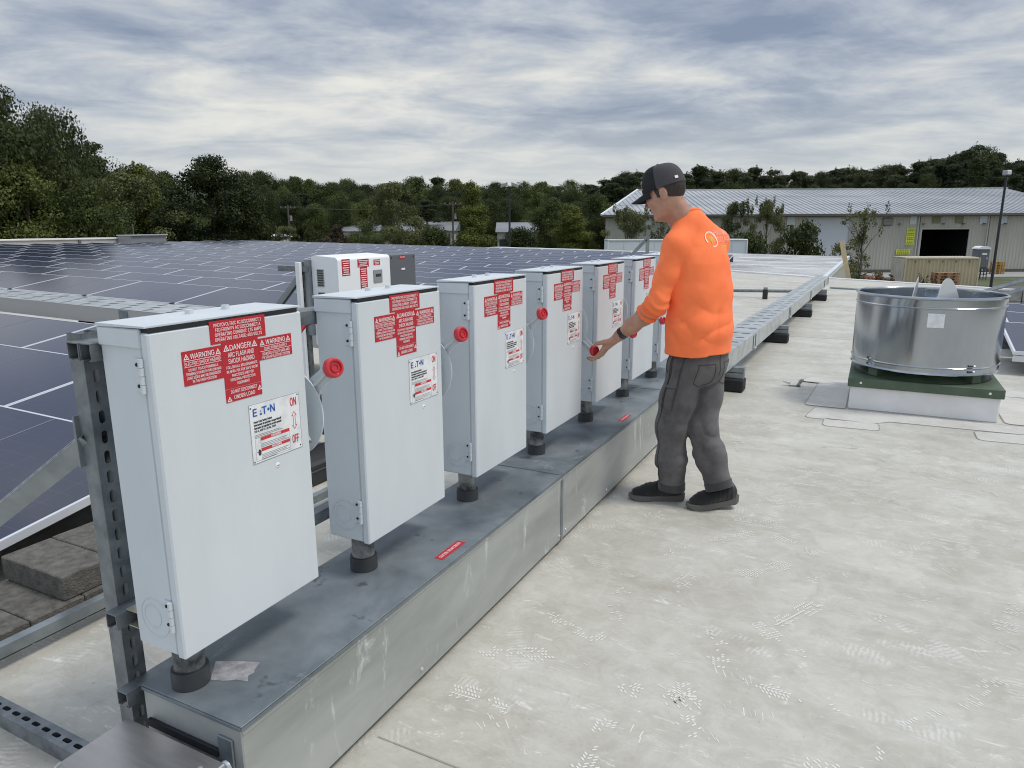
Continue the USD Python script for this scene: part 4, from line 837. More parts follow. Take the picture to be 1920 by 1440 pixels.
roof_mat('roof_membrane_patch', (.54, .525, .48), (.40, .375, .33), False, 1.1)
# flashing patches welded round the curb
def patch(pts, name='roof_patch'):
    P = Polygon(pts).buffer(.05).buffer(-.0).simplify(.004)
    ring = P.difference(P.buffer(-.0032)); z = rz(0, 6.5)
    mb = MB(); v, f = extr(ring, .0016); mb.add(v + [0, 0, z + .004], f); mb.build('patch_edge', 'patch_line', roof_prim, smooth=False)
    v, f = extr(P.buffer(-.006), .0012); MB().add(v + [0, 0, z + .0045], f).build('patch', 'roof_membrane_patch', roof_prim, smooth=False)
patch([(-.34, 5.98), (-.30, 6.27), (-.05, 6.30), (1.0, 6.30), (1.25, 6.33), (1.22, 6.16), (.2, 6.12), (.1, 6.02)])
patch([(-.20, 5.78), (.10, 5.80), (.10, 5.93), (-.20, 5.93)])
patch([(.82, 5.86), (1.35, 5.9), (1.35, 6.08), (.82, 6.02)])
patch([(-.38, 6.42), (-.15, 6.42), (-.15, 7.3), (-.34, 7.3)]); patch([(-.52, 7.42), (-.15, 7.38), (-.15, 7.60), (-.42, 7.62)])
patch([(1.06, 6.45), (1.5, 6.45), (1.42, 7.4), (1.06, 7.4)]); patch([(1.15, 7.5), (1.6, 7.55), (1.5, 7.75), (1.15, 7.7)])

# stray clip on the roof
cl = thing('metal_clip', 'small bent grey metal clip lying on the roof between worker and fan', 'metal clip', (-.585, 7.13, -.011))
MB().add(*hull([(-.05, -.02, .002), (.06, -.02, .002), (-.05, .02, .002), (.06, .02, .002), (-.02, -.02, .012), (.05, .02, .012)])).build('base', 'pole_grey', cl)
MB().add(*hull([(.02, -.02, .013), (.05, -.02, .013), (.02, .03, .013), (.05, .03, .013), (.055, -.015, .07), (.085, -.015, .065), (.055, .025, .075), (.085, .025, .07)])).build('tab', 'pole_grey', cl)
MB().add(*hull([(-.11, -.005, .035), (-.04, -.02, .013), (-.04, .02, .013), (-.03, 0, .03), (-.10, .01, .04)])).build('spur', 'pole_grey', cl)

# ballast and struts at the right edge
for k, (x, y, z) in enumerate([(2.02, 15.55, .0), (2.02, 15.55, .2), (2.43, 15.52, .0), (2.43, 15.52, .2)]):
    g = rz(x, y) + .002 + z
    tag(obj('concrete_block', cbox(x, x + .40, y, y + .4, g, g + .195, .006), 'concrete_grey', smooth=False), 'pale grey concrete block in the pile behind the fan, %s' % ['lower left', 'upper left', 'lower right', 'upper right'][k], 'concrete block')
rs = thing('strut_stand', 'two leaning grey struts at the right picture edge behind the round fan', 'strut stand', (1.9, 15.2, -.06))
strut((-.25, .1, .32), (1.6, .35, 1.02), (0, -1, .4), size=.06, slots=False).build('brace', 'galvanised', rs, smooth=False); strut((.0, -.2, .30), (2.2, -.05, 1.15), (0, -1, .4), size=.06, slots=False).build('brace', 'galvanised', rs, smooth=False)
strut((1.65, .35, .01), (1.65, .35, 1.1), (0, -1, 0), size=.06, slots=False).build('post', 'galvanised', rs, smooth=False); strut((2.24, -.05, .01), (2.24, -.05, 1.2), (0, -1, 0), size=.06, slots=False).build('post', 'galvanised', rs, smooth=False)
strut((-.3, .1, .30), (-.3, .1, .01), (0, -1, 0), size=.06, slots=False).build('foot', 'galvanised', rs, smooth=False)

# leaning board at the roof edge
bd = thing('board', 'pale lumber board leaning against the wall at the far roof corner', 'board')
a, b = np.array([-.50, 24.5, -.95]), np.array([-1.0, 24.75, 1.02]); l = unit(b - a); s = unit(np.cross(l, [0, 1, .2])); n = np.cross(l, s)
a = a - l * 2.8
MB().add(*place(cbox(0, 2.8 + np.linalg.norm(b - a) - 2.8, -.07, .07, -.02, .02, .004), a, l, s, n)).build('plank', 'lumber', bd)
kn = MB()
for q in (.5, 1.1, 1.6, 2.2, 2.9, 3.6, 4.2): kn.add(*place(cbox(q, q + .02, -.012 + .03 * math.sin(q * 9), .012 + .03 * math.sin(q * 9), -.0235, -.0205), a, l, s, n))
kn.build('knot', 'trim_dark', bd, smooth=False)

# ------------------------------------------------------------------ trees
def leaves(lobes, n, size, r, inner=.55, flat=0.0):
    """n leaf-sized diamonds spread through the outer part of the lobes"""
    L = np.array([[*c, *q] for c, q in lobes]); a = (L[:, 3] * L[:, 4] + L[:, 3] * L[:, 5] + L[:, 4] * L[:, 5]); k = r.choice(len(L), n, p=a / a.sum())
    d = r.normal(size=(n, 3)); d /= np.linalg.norm(d, axis=1, keepdims=True)
    rad = inner + (1.05 - inner) * r.random(n) ** .6
    rad *= 1 + .22 * (meshkit.noise(d * 2.6 + k[:, None] * 3.7, 3) - .5)
    c = L[k, :3] + d * L[k, 3:] * rad[:, None]
    nrm = d + r.normal(size=(n, 3)) * .8; nrm[:, 2] += flat; nrm /= np.linalg.norm(nrm, axis=1, keepdims=True)
    t = np.cross(nrm, r.normal(size=(n, 3))); t /= np.linalg.norm(t, axis=1, keepdims=True); b = np.cross(nrm, t)
    s = size * (.6 + .8 * r.random(n))[:, None]
    V = np.stack([c - t * s * .5, c + b * s * .32, c + t * s * .5, c - b * s * .32], 1).reshape(-1, 3)
    i = np.arange(n)[:, None] * 4
    return V, np.vstack([i + [[0, 1, 2]], i + [[0, 2, 3]]])
def trunk_mesh(h, r0, r, lobes, nl=7, bottom=.0, top=.75):
    mb = MB(); wob = r.normal(size=(6, 2)) * h * .012
    P = [(wob[i, 0] * (i > 0), wob[i, 1] * (i > 0), bottom + (h * top - bottom) * i / 5) for i in range(6)]
    mb.add(*tube(P, np.linspace(r0, r0 * .3, 6), 8))
    for i in r.choice(len(lobes), min(nl, len(lobes)), replace=False):
        c = np.array(lobes[i][0]); z = min(c[2] * .75, h * top * .9); a = np.array([0, 0, max(z - np.hypot(c[0], c[1]) * .5, h * .15)])
        mb.add(*tube([a, a * .5 + c * .5 + [0, 0, .03 * h], c], [r0 * .38, r0 * .24, r0 * .08], 6))
    return mb
def lobes_round(h, w, r, base=.18, n=26, lr=.30, shape='oak'):
    out = []
    for i in range(n):
        u = r.random(); z = base + (1 - base) * u
        if shape == 'cone': prof = (1 - u) ** .75 * .95 + .08
        elif shape == 'pine': prof = (.72 + .28 * math.sin(u * 11 + r.random() * 2)) * (1 - u) ** .55 * .95 + .10
        elif shape == 'dome': prof = math.sqrt(max(.04, 1 - (u * .99) ** 3.6))
        elif shape == 'column': prof = .75 * math.sin(math.pi * min(.98, u * .8 + .15)) ** .6
        else: prof = math.sqrt(max(0.02, 1 - (2 * u * .93 - .78) ** 2 * .85))
        a = r.random() * 2 * math.pi; q = math.sqrt(r.random()) * prof
        rr = lr * w * (.55 + .7 * r.random()) * (.5 + .5 * prof)
        x = math.cos(a) * max(0, q * w * .5 - rr * .4); y = math.sin(a) * max(0, q * w * .5 - rr * .4)
        out.append(((x, y, min(z * h, h - rr * .5)), (rr, rr, rr * (.62 if shape != 'pine' else .42))))
    return out
PROTO = {}
def tree(kind, var, label, loc, hgt, wid, group=None, cat='tree', rot=0):
    """places a tree of a kind; the first of each kind and variant is built, the others are copies of it"""
    K = {'oak': (12., 11., 'oak', 'leaf_dark', 42000, .185, .03, 64, .25), 'dome': (10., 10., 'dome', 'leaf_dark', 40000, .17, .0, 80, .15), 'mid': (12., 9., 'oak', 'leaf_mid', 22000, .19, .05, 32, .24), 'pine': (15., 7.5, 'pine', 'leaf_pine', 15000, .25, .04, 48, .27),
         'light': (10., 7., 'cone', 'leaf_light', 18000, .17, .04, 36, .20), 'olive': (9., 8., 'oak', 'leaf_olive', 18000, .165, .04, 38, .17), 'sparse': (7., 6., 'oak', 'leaf_olive', 3600, .18, .10, 30, .12), 'shrub': (3.2, 4.2, 'oak', 'leaf_dark', 5200, .16, .0, 20, .26), 'rust': (5., 5., 'oak', 'leaf_rust', 5200, .21, .05, 22, .24)}[kind]
    h, w, shp, lm, n, sz, base, nl, lr = K
    key = (kind, var); s = (wid / w, wid / w, hgt / h)
    nm = {'oak': 'oak_tree', 'dome': 'round_tree', 'mid': 'leafy_tree', 'pine': 'pine_tree', 'light': 'young_tree', 'olive': 'olive_green_tree', 'sparse': 'sparse_tree', 'shrub': 'shrub', 'rust': 'autumn_tree'}[kind]
    if key in PROTO:
        return dup(PROTO[key], loc, rot, label, group, s)
    r = np.random.default_rng(sum(map(ord, kind)) * 17 + var * 101)
    t = thing(nm, label, cat, loc, rot, group); t.GetAttribute('xformOp:scale').Set(Gf.Vec3f(*map(float, s)))
    lb = lobes_round(h, w, r, base, nl, lr, shp)
    if kind == 'olive' or kind == 'sparse':   # upright whips at the top
        for i in range(14 if kind == 'olive' else 16):
            a = r.random() * 6.28; q = r.random() * w * .42; z = h * (.62 + .38 * r.random()); lb.append(((q * math.cos(a), q * math.sin(a), z), (.30, .30, .75)))
    if kind == 'light' or kind == 'mid' or kind == 'pine':
        lb += [((r.normal() * w * .04, r.normal() * w * .04, h * q), (w * (.16 - .12 * (q - .8) / .16), w * (.16 - .12 * (q - .8) / .16), h * .07)) for q in (.80, .85, .90, .96)]
    trunk_mesh(h, {'oak': .42, 'pine': .24}.get(kind, .13), r, lb, 9 if kind != 'sparse' else 22).build('trunk', 'bark', t, smooth=40)
    V, F = leaves(lb, n, sz, r, .45 if kind != 'sparse' else .2, .25)
    V2, F2 = leaves([(c, tuple(np.array(q) * .72)) for c, q in lb], n // 7, sz * 2.0, r, .35, .25)
    if kind != 'sparse': V, F = np.vstack([V, V2]), np.vstack([F, F2 + len(V)])
    obj('crown', (V, F), lm, t, smooth=False)
    PROTO[key] = t
    return t
def tr_px(kind, var, px, top, D, wpx, label, group=None, zb=GZ, **k):
    h = hz(top, px, D) - zb; p = col(px, D, zb + .6 * h); p[2] = zb; w = wpx / FPX * D
    return tree(kind, var, label, p, h, w, group, rot=float((px * 37 + var * 91) % 360), **k)
# left group
tr_px('oak', 0, 0, 146, 46, 240, 'tallest dark leafy tree at the left picture edge behind the solar panels')
tr_px('oak', 1, 98, 196, 50, 170, 'second tall dark tree from the left edge, with a rounded shoulder')
tr_px('pine', 0, 186, 256, 64, 110, 'dark narrow-topped tree rising behind the olive tree at left')
tr_px('oak', 2, -130, 190, 50, 240, 'dark tree at the far left edge beside the tallest tree')
tr_px('olive', 0, 238, 318, 49, 210, 'grey-green drooping tree between the tall dark trees and the round dark tree')
tr_px('oak', 2, 40, 240, 58, 260, 'broad dark tree filling behind the two tallest trees at left'); tr_px('oak', 0, 150, 258, 60, 190, 'broad dark tree right behind the second tall tree')
tr_px('oak', 1, 255, 306, 66, 170, 'dark tree behind the grey-green drooping tree at left'); tr_px('mid', 2, 318, 318, 72, 120, 'leafy tree closing the gap left of the big round tree')
tr_px('light', 0, 275, 300, 62, 130, 'yellow-green tree behind the grey-green drooping tree')
tr_px('dome', 0, 398, 288, 60, 215, 'big round dense dark tree standing alone left of centre')
tr_px('mid', 0, 60, 300, 44, 200, 'lower leafy tree under the tall trees at the left edge')
tr_px('mid', 1, 175, 330, 45, 150, 'lower leafy tree in front of the tall dark trees, left of the olive tree')
tr_px('shrub', 0, 480, 400, 66, 90, 'dark shrub at the right foot of the big round tree', cat='shrub')
# middle distance
tr_px('olive', 1, 742, 340, 98, 130, 'wide olive-green tree in front of the low grey building')
tr_px('light', 1, 886, 340, 92, 105, 'bright green cone-shaped tree left of the twin floodlight pole')
tr_px('shrub', 1, 815, 425, 88, 75, 'round dark bush at the foot of the bright green tree', cat='shrub')
tr_px('rust', 0, 633, 418, 108, 52, 'small reddish-brown tree at the left end of the low grey building')
tr_px('olive', 1, 540, 420, 110, 60, 'small olive tree beside the white shed')
tr_px('shrub', 0, 588, 424, 112, 50, 'small dark bush between the white shed and the reddish tree')
tr_px('mid', 2, 690, 372, 116, 75, 'mid green tree left behind the wide olive tree')
tr_px('light', 0, 1072, 384, 84, 120, 'yellow-green tree just left of the warehouse gable')
tr_px('mid', 1, 1035, 372, 100, 95, 'leafy tree behind the yellow-green tree')
tr_px('mid', 0, 1122, 366, 96, 90, 'leafy tree between yellow-green tree and warehouse gable')
tr_px('olive', 0, 1176, 392, 64, 95, 'grey-green tree in front of the warehouse gable end, above the white trailer')
tr_px('sparse', 0, 1240, 402, 66, 80, 'thin-leaved small tree behind the worker chin, above the white trailer')
tr_px('shrub', 1, 975, 428, 84, 70, 'dark bush under the twin floodlight pole', cat='shrub')
tr_px('olive', 1, 1385, 382, 66, 75, 'slender grey-green tree right of the worker, in front of the warehouse')
tr_px('olive', 0, 1437, 380, 68, 80, 'slender grey-green tree between worker and pale warehouse door')
tr_px('shrub', 0, 1506, 422, 66, 90, 'round dark bush in front of the pale warehouse door', cat='shrub')
tr_px('sparse', 1, 1618, 398, 60, 110, 'young sparse tree with airy leaves behind the leaning board')
tr_px('shrub', 1, 1405, 440, 62, 110, 'low dark bushes under the slender trees right of the worker', cat='shrub')
# treeline, tree by tree
rt = np.random.default_rng(21)
def skyline(x):
    return np.interp(x, [420, 520, 600, 700, 780, 850, 905, 930, 1000, 1060, 1110, 1150, 1190, 1240, 1300, 1400, 1480, 1560, 1640, 1700, 1760, 1830, 1870, 1920, 2000], [318, 324, 336, 342, 336, 334, 346, 340, 346, 342, 338, 326, 322, 322, 322, 322, 328, 322, 312, 314, 296, 276, 300, 308, 300])
n = 0
for row, (D0, dx, lift) in enumerate([(205, 27, 0), (172, 36, 14), (150, 46, 32)]):
    x = 430.
    while x < 2010:
        D = D0 + rt.normal() * 6
        if x > 1140: D = D * .80
        hi = skyline(x) + lift * (.8 if x > 1140 else 1) + rt.normal() * 5 + 3; kind = 'pine' if (x > 1125 and rt.random() < .8) or rt.random() < .25 else ('mid' if rt.random() < .5 else 'oak')
        sec = next(s for lim, s in ((560, 'right of the big round tree'), (700, 'above the low grey building'), (860, 'behind the wide olive tree'), (955, 'behind the bright green tree'), (1060, 'right of the twin floodlight pole'), (1140, 'left of the warehouse gable'), (1240, 'above the warehouse gable end'), (1380, 'just right of the cap of the worker'), (1500, 'above the left half of the warehouse roof'), (1640, 'above the pale warehouse door'), (1760, 'above the yellow wall signs'), (1860, 'above the open dark doorway'), (9999, 'behind the black lamp post')) if x < lim)
        kn = {'pine': 'dark pine', 'mid': 'green leafy tree', 'oak': 'dark leafy tree'}[kind]
        tr_px(kind, n % 3, x, hi, D, (48 if kind != 'pine' else 52) * (1.25 + .35 * rt.random()) * (1.15 if row == 0 else 1.0), '%s in the far treeline %s' % (kn, sec), '%ss in the treeline %s' % (kn, sec))
        n += 1; x += dx * (.7 + .6 * rt.random()) * (.8 if x > 1140 else 1)
# forested rise behind the last row, so that no ground shows between trunks
mb = MB(); xs = np.linspace(300, 2150, 75); prev = None
V = []
for i, x in enumerate(xs):
    D = 235 if x < 1140 else 205
    D += 12 * math.sin(i * .7)
    top = hz(skyline(min(max(x, 420), 2000)) + (17 if x < 1140 else 11) + 5 * math.sin(i * 1.9), x, D)
    for q, (dd, zz) in enumerate([(0, GZ), (4, GZ + (top - GZ) * .55), (14, GZ + (top - GZ) * .9), (40, top), (120, top - 4)]):
        V.append(col(x, D + dd, zz))
F = [[i * 5 + q, (i + 1) * 5 + q, (i + 1) * 5 + q + 1, i * 5 + q + 1] for i in range(len(xs) - 1) for q in range(4)]
obj('wooded_hill', (np.array(V), np.array(F)), 'leaf_dark', smooth=True, kind='structure')

# ------------------------------------------------------------------ buildings
AZ = math.degrees(YAW)
WD, WL, WR = 80., col(1143, 80, 0), 58.
wh = thing('warehouse', 'long beige corrugated metal warehouse with grey metal roof and one open dark door', 'warehouse', (*col(1137, WD, 2.0)[:2], GZ), AZ)
def wx(px): return (px - 1137) / FPX * (WD * math.cos(PITCH) + .35)
def wz(py, px=1700): return hz(py, px, WD) - GZ
EH, RHT, HALF = wz(407), 0, 16.
RHT = hz(361, 1600, WD + HALF) - GZ
Lw = wx(2060)
# corrugated front wall with openings
OX0, OX1, OZ0, OZ1 = wx(1727), wx(1819), wz(500), wz(437)
def ribbed(x0, x1, z0, z1, step=.38, d=.05):
    """a corrugated metal sheet facing -y"""
    xs = []; n = max(1, int(round((x1 - x0) / step))); st = (x1 - x0) / n
    P = []
    for i in range(n):
        a = x0 + i * st; P += [(a, 0), (a + st * .62, 0), (a + st * .70, -d), (a + st * .92, -d)]
    P.append((x1, 0)); P = np.array(P)
    V = np.vstack([np.column_stack([P[:, 0], P[:, 1], np.full(len(P), z0)]), np.column_stack([P[:, 0], P[:, 1], np.full(len(P), z1)])]); m = len(P)
    return V, np.array([[i, i + 1, m + i + 1, m + i] for i in range(m - 1)])
DX0, DX1, DZ1 = wx(1512), wx(1594), wz(414)
bays = [(0, DX0), (DX1, wx(1720)), (wx(1720) + .001, OX0), (OX1, wx(1850)), (wx(1850) + .001, Lw)]
for a, b in bays: MB().add(*ribbed(a, b, 0, EH - .02)).build('wall_panel', 'warehouse_wall', wh, smooth=False)
MB().add(*ribbed(OX0, OX1, OZ1, EH - .02)).build('wall_panel', 'warehouse_wall', wh, smooth=False); MB().add(*ribbed(DX0, DX1, DZ1, EH - .02)).build('wall_panel', 'warehouse_wall', wh, smooth=False)
# end wall and hipped roof of ribbed sheets
HIP = 6.2
MB().add(*hull([(x, y, z) for z in (0, EH - .06) for x, y in ((.02, .03), (.14, .03), (6.6, 2 * HALF), (6.72, 2 * HALF))])).build('end_wall', 'warehouse_wall', wh, smooth=False)
for (y0, z0, y1, z1) in ((-.5, EH - .05, HALF, RHT), (2 * HALF + .5, EH - .05, HALF + .01, RHT)):
    L = math.hypot(y1 - y0, z1 - z0); Yd = unit([0, y1 - y0, z1 - z0]); N = np.cross([1, 0, 0], Yd); N = N if N[2] > 0 else -N
    MB().add(*place(extr(Polygon([(-.5 if y0 < 0 else 6.5, 0), (Lw, 0), (Lw, L), (HIP, L)]), .06), np.array([0, y0, z0]) - N * .06, [1, 0, 0], Yd, N)).build('roof_slope', 'warehouse_roof', wh, smooth=False)
    if y0 < 0:
        rb = MB()
        for x in np.arange(-.1, Lw, .62): rb.add(*place(cbox(x, x + .07, .02, min(L - .02, L * (x + .5) / (HIP + .5)), .002, .07), (0, y0, z0), [1, 0, 0], Yd, N))
        rb.build('roof_rib', 'warehouse_roof', wh, smooth=False)
        for q in (L * .33, L * .66): MB().add(*place(cbox(-.4 + (HIP + .5) * q / L, Lw, q, q + .05, .072, .082), (0, y0, z0), [1, 0, 0], Yd, N)).build('roof_lap', 'trim_dark', wh, smooth=False)
        a_ = np.array([-.5, y0, z0 + .02]); b_ = np.array([HIP, y1, z1 + .02]); l_ = unit(b_ - a_); s_ = unit(np.cross(l_, N))
        MB().add(*place(cbox(-.2, np.linalg.norm(b_ - a_) + .1, -.12, .12, -.02, .14), a_, l_, s_, np.cross(l_, s_) * np.sign(np.cross(l_, s_)[2]))).build('hip_trim', 'trailer_white', wh, smooth=False)
MB().add(np.array([[-.5, -.5, EH - .06], [HIP, HALF, RHT - .02], [6.5, 2 * HALF + .5, EH - .06]]), np.array([[0, 1, 2]])).build('hip_slope', 'warehouse_roof', wh, smooth=False)
MB().box(HIP, Lw, HALF - .25, HALF + .25, RHT - .02, RHT + .09, .03).build('ridge_cap', 'warehouse_roof', wh)
MB().box(-.5, Lw, -.72, -.52, EH - .27, EH - .02, .02).build('gutter', 'trim_dark', wh)
MB().box(-.05, Lw, -.10, -.055, wz(411.5) - .07, wz(411.5) + .05).build('wall_band', 'trim_dark', wh, smooth=False)
for px in (1500,): MB().box(wx(1500), wx(1584), -.22, -.11, wz(411.5), wz(408.8)).build('door_track', 'trim_dark', wh)
for px in (1720, 1850):
    MB().box(wx(px) - .07, wx(px) + .07, -.19, -.06, .1, EH - .3, .02).build('downspout', 'shed_wall', wh); MB().box(wx(px) + .14, wx(px) + .19, -.10, -.055, .1, EH - .3).build('wall_joint', 'trim_dark', wh, smooth=False)
dr = MB().box(DX0 + .02, DX1 - .02, .06, .12, 0, DZ1 - .02).build('roller_door', 'door_pale', wh, smooth=False)
for i in range(12): MB().box(DX0 + .03, DX1 - .03, .045, .0585, .2 + i * (DZ1 - .4) / 12, .2 + (i + 1) * (DZ1 - .4) / 12 - .03).build('door_slat', 'door_pale', dr, smooth=False)
for a in (DX0, DX1): MB().box(a - .08, a + .08, -.075, .05, 0, DZ1 + .08).build('door_jamb', 'shed_wall', wh, smooth=False)
# the open doorway: a deep dark interior
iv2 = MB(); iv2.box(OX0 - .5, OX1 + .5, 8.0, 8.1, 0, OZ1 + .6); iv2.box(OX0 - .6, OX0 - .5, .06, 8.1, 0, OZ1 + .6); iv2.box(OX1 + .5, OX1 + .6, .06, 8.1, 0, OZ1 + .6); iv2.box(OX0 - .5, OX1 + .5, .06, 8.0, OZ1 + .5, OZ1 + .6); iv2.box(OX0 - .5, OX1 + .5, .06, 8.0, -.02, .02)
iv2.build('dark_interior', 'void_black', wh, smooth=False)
for a in (OX0, OX1): MB().box(a - .10, a + .10, -.08, .05, 0, OZ1 + .1).build('opening_jamb', 'shed_wall', wh, smooth=False)
MB().box(OX0 + .105, OX1 - .105, -.08, .05, OZ1 - .02, OZ1 + .12).build('opening_header', 'shed_wall', wh, smooth=False)
vt = MB().box(wx(1653), wx(1671), -.14, -.055, wz(430), wz(415.5), .01).build('wall_vent', 'trim_dark', wh)
for i in range(8): z = wz(430) + .08 + i * (wz(415.5) - wz(430) - .16) / 8; MB().box(wx(1653) + .06, wx(1671) - .06, -.165, -.142, z, z + .06).build('vent_slat', 'pole_grey', vt, smooth=False)
MB().box(wx(1443), wx(1460), -.12, -.055, wz(426), wz(413)).build('wall_vent', 'trim_dark', wh, smooth=False)
for a, b in ((1745, 1761), (1789, 1803)): MB().box(wx(a), wx(b), -.11, -.055, wz(426), wz(412.5)).build('wall_window', 'olive_panel', wh, smooth=False)
for a, b in ((1475, 1490), (1704, 1716), (1834, 1848), (1872, 1885), (1210, 1222)): MB().box(wx(a), wx(b), -.075, -.0555, wz(428), wz(412.5)).build('translucent_panel', 'door_pale', wh, smooth=False)
for px in (1684, 1729, 1766, 1803, 1842, 1881, 1640): MB().box(wx(px) - .14, wx(px) + .14, -.34, -.06, wz(427) - .06, wz(427) + .06, .02).build('wall_lamp', 'trim_dark', wh)
MB().box(0.0, Lw, -.09, -.056, 0.02, .32).build('wall_base', 'trim_dark', wh, smooth=False)
def wsign(px0, px1, y0, y1, label, blocks):
    o = col(1137, WD, 2.0)
    t = thing('wall_sign', label, 'sign', (o[0], o[1], GZ), AZ)
    MB().box(wx(px0), wx(px1), -.135, -.08, wz(y1), wz(y0), .005).build('board', 'sign_yellow', t)
    n = blocks; H = wz(y0) - wz(y1); W = wx(px1) - wx(px0)
    rr = np.random.default_rng(5)
    for i in range(n):
        zc = wz(y0) - H * (i + .5) / n
        for q in range(2):
            wd = W * (.34 + .1 * rr.random()); zz = zc + (q - .5) * H / n * .4
            m = MB(); x = wx(px0) + W / 2 - wd
            while x < wx(px0) + W / 2 + wd:
                l = .10 + .12 * rr.random(); m.box(x, min(x + l, wx(px0) + W / 2 + wd), -.142, -.1355, zz - H / n * .13, zz + H / n * .13); x += l + .05
            m.build('lettering', 'sign_ink', t, smooth=False)
wsign(1700, 1715, 434, 467, 'tall yellow sign on the warehouse wall left of the open doorway', 4)
wsign(1684, 1710, 474, 484, 'low wide yellow sign under the tall yellow sign on the warehouse wall', 2)

# low buildings in the distance
def low_building(px0, px1, D, eave, ridge, depth, label, wallm='shed_wall', roofm='shed_roof', wins=5, name='low_building'):
    o = col(px0, D, GZ); L = (px1 - px0) / FPX * D; t = thing(name, label, 'building', (o[0], o[1], GZ), AZ)
    e = hz(eave, (px0 + px1) / 2, D) - GZ; rdg = hz(ridge, (px0 + px1) / 2, D + depth / 2) - GZ
    MB().box(0, L, 0, depth, 0, e).build('wall', wallm, t, smooth=False)
    MB().add(*hull([(-.3, -.4, e), (L + .3, -.4, e), (-.3, depth + .4, e), (L + .3, depth + .4, e), (-.3, -.4, e + .12), (L + .3, -.4, e + .12), (-.3, depth + .4, e + .12), (L + .3, depth + .4, e + .12), (-.3, depth / 2, rdg), (L + .3, depth / 2, rdg)])).build('roof', roofm, t, smooth=False)
    for i in range(wins):
        x = L * (i + .5) / wins; f = MB().box(x - .8, x + .8, -.06, -.003, e * .38, e * .75).build('window', 'trim_dark', t, smooth=False); MB().box(x - .7, x + .7, -.075, -.0605, e * .41, e * .72).build('pane', 'glass_dark', f, smooth=False)
    return t
low_building(640, 850, 138, 432, 413, 26, 'long low grey-roofed building behind the wide olive tree', wins=7)
low_building(934, 1008, 120, 436, 417, 16, 'small low building with hipped grey roof right of the floodlight pole', wins=3)
low_building(489, 520, 118, 441, 435, 8, 'small white shed beside the big round dark tree', 'white_plastic', 'white_plastic', 1, 'shed')

# white box trailer beyond the roof edge
tl = thing('box_trailer', 'long white box trailer parked beyond the roof edge behind the worker', 'trailer', (*col(1139, 59, GZ)[:2], GZ), AZ)
LT2 = 256 / FPX * 59
zt = hz(451, 1260, 59) - GZ
mb = MB(); n = 9
for i in range(n): mb.box(LT2 * i / n + .01, LT2 * (i + 1) / n - .01, 0, .04, 1.2, zt - .12)
MB().box(0, LT2, .041, 2.5, 1.15, zt - .04, .02).build('body', 'trailer_white', tl)
for i in range(n): MB().box(LT2 * i / n + .012, LT2 * (i + 1) / n - .012, -.0, .039, 1.2, zt - .16, .008).build('side_panel', 'trailer_white', tl)
MB().box(-.03, LT2 + .03, -.03, 2.53, zt - .155, zt - .03, .02).build('top_rail', 'aluminium', tl); MB().box(-.04, .05, -.05, .12, 1.15, zt - .16).build('corner_post', 'white_plastic', tl); MB().box(LT2 - .05, LT2 + .04, -.05, .12, 1.15, zt - .16).build('corner_post', 'white_plastic', tl)
for x in (LT2 - 2.6, LT2 - 1.3):
    for y in (.15, 2.1): MB().add(*place(lathe([(0, 0), (.3, 0), (.48, .02), (.5, .06), (.5, .22), (.48, .26), (0, .26)][::-1], 20), (x, y, .5), [1, 0, 0], [0, 0, 1], [0, 1, 0])).build('wheel', 'black_rubber', tl)
MB().box(1.6, 1.75, .3, .45, 0.02, 1.15).box(1.6, 1.75, 2.0, 2.15, .02, 1.15).build('landing_leg', 'pole_grey', tl)

# tan container with a corrugated lid
cn = thing('container', 'tan corrugated shipping container in the yard below the roof edge', 'container', (*col(1692, 58, GZ)[:2], GZ), AZ - 4.5)
CLn, CH, CDp = 133 / FPX * 58, 2.59, 2.44
V, F = ribbed(.12, CLn - .12, .16, CH - .12, .28, .05); MB().add(V + [0, .06, 0], F).build('side', 'container_tan', cn, smooth=False)
MB().box(.04, CLn - .04, .08, CDp, .15, CH - .03).build('shell', 'container_tan', cn, smooth=False)
for x in (0, CLn - .12): MB().box(x, x + .12, -.01, .07, 0.02, CH, .01).build('corner_post', 'container_tan', cn)
MB().box(.125, CLn - .125, -.005, .07, CH - .12, CH - .0, .01).box(.125, CLn - .125, -.005, .07, .03, .155, .01).build('rail', 'container_tan', cn)
nr = 23
for i in range(nr): x = .05 + (CLn - .1) * i / nr; MB().box(x, x + (CLn - .1) / nr * .55, .02, CDp, CH - .028, CH + .05, .02).build('roof_rib', 'container_roof', cn)
for i in range(5): x = CLn * (.14 + .18 * i); MB().box(x - .05, x + .05, -.035, .0, CH - .36, CH - .20, .01).build('vent', 'trim_dark', cn)
V, F = ribbed(.1, CDp - .1, .16, CH - .12, .3, .04); MB().add(*place((V, F), (-.0, 0, 0), [0, 1, 0], [1, 0, 0], [0, 0, 1])).build('end_wall', 'container_roof', cn, smooth=False)
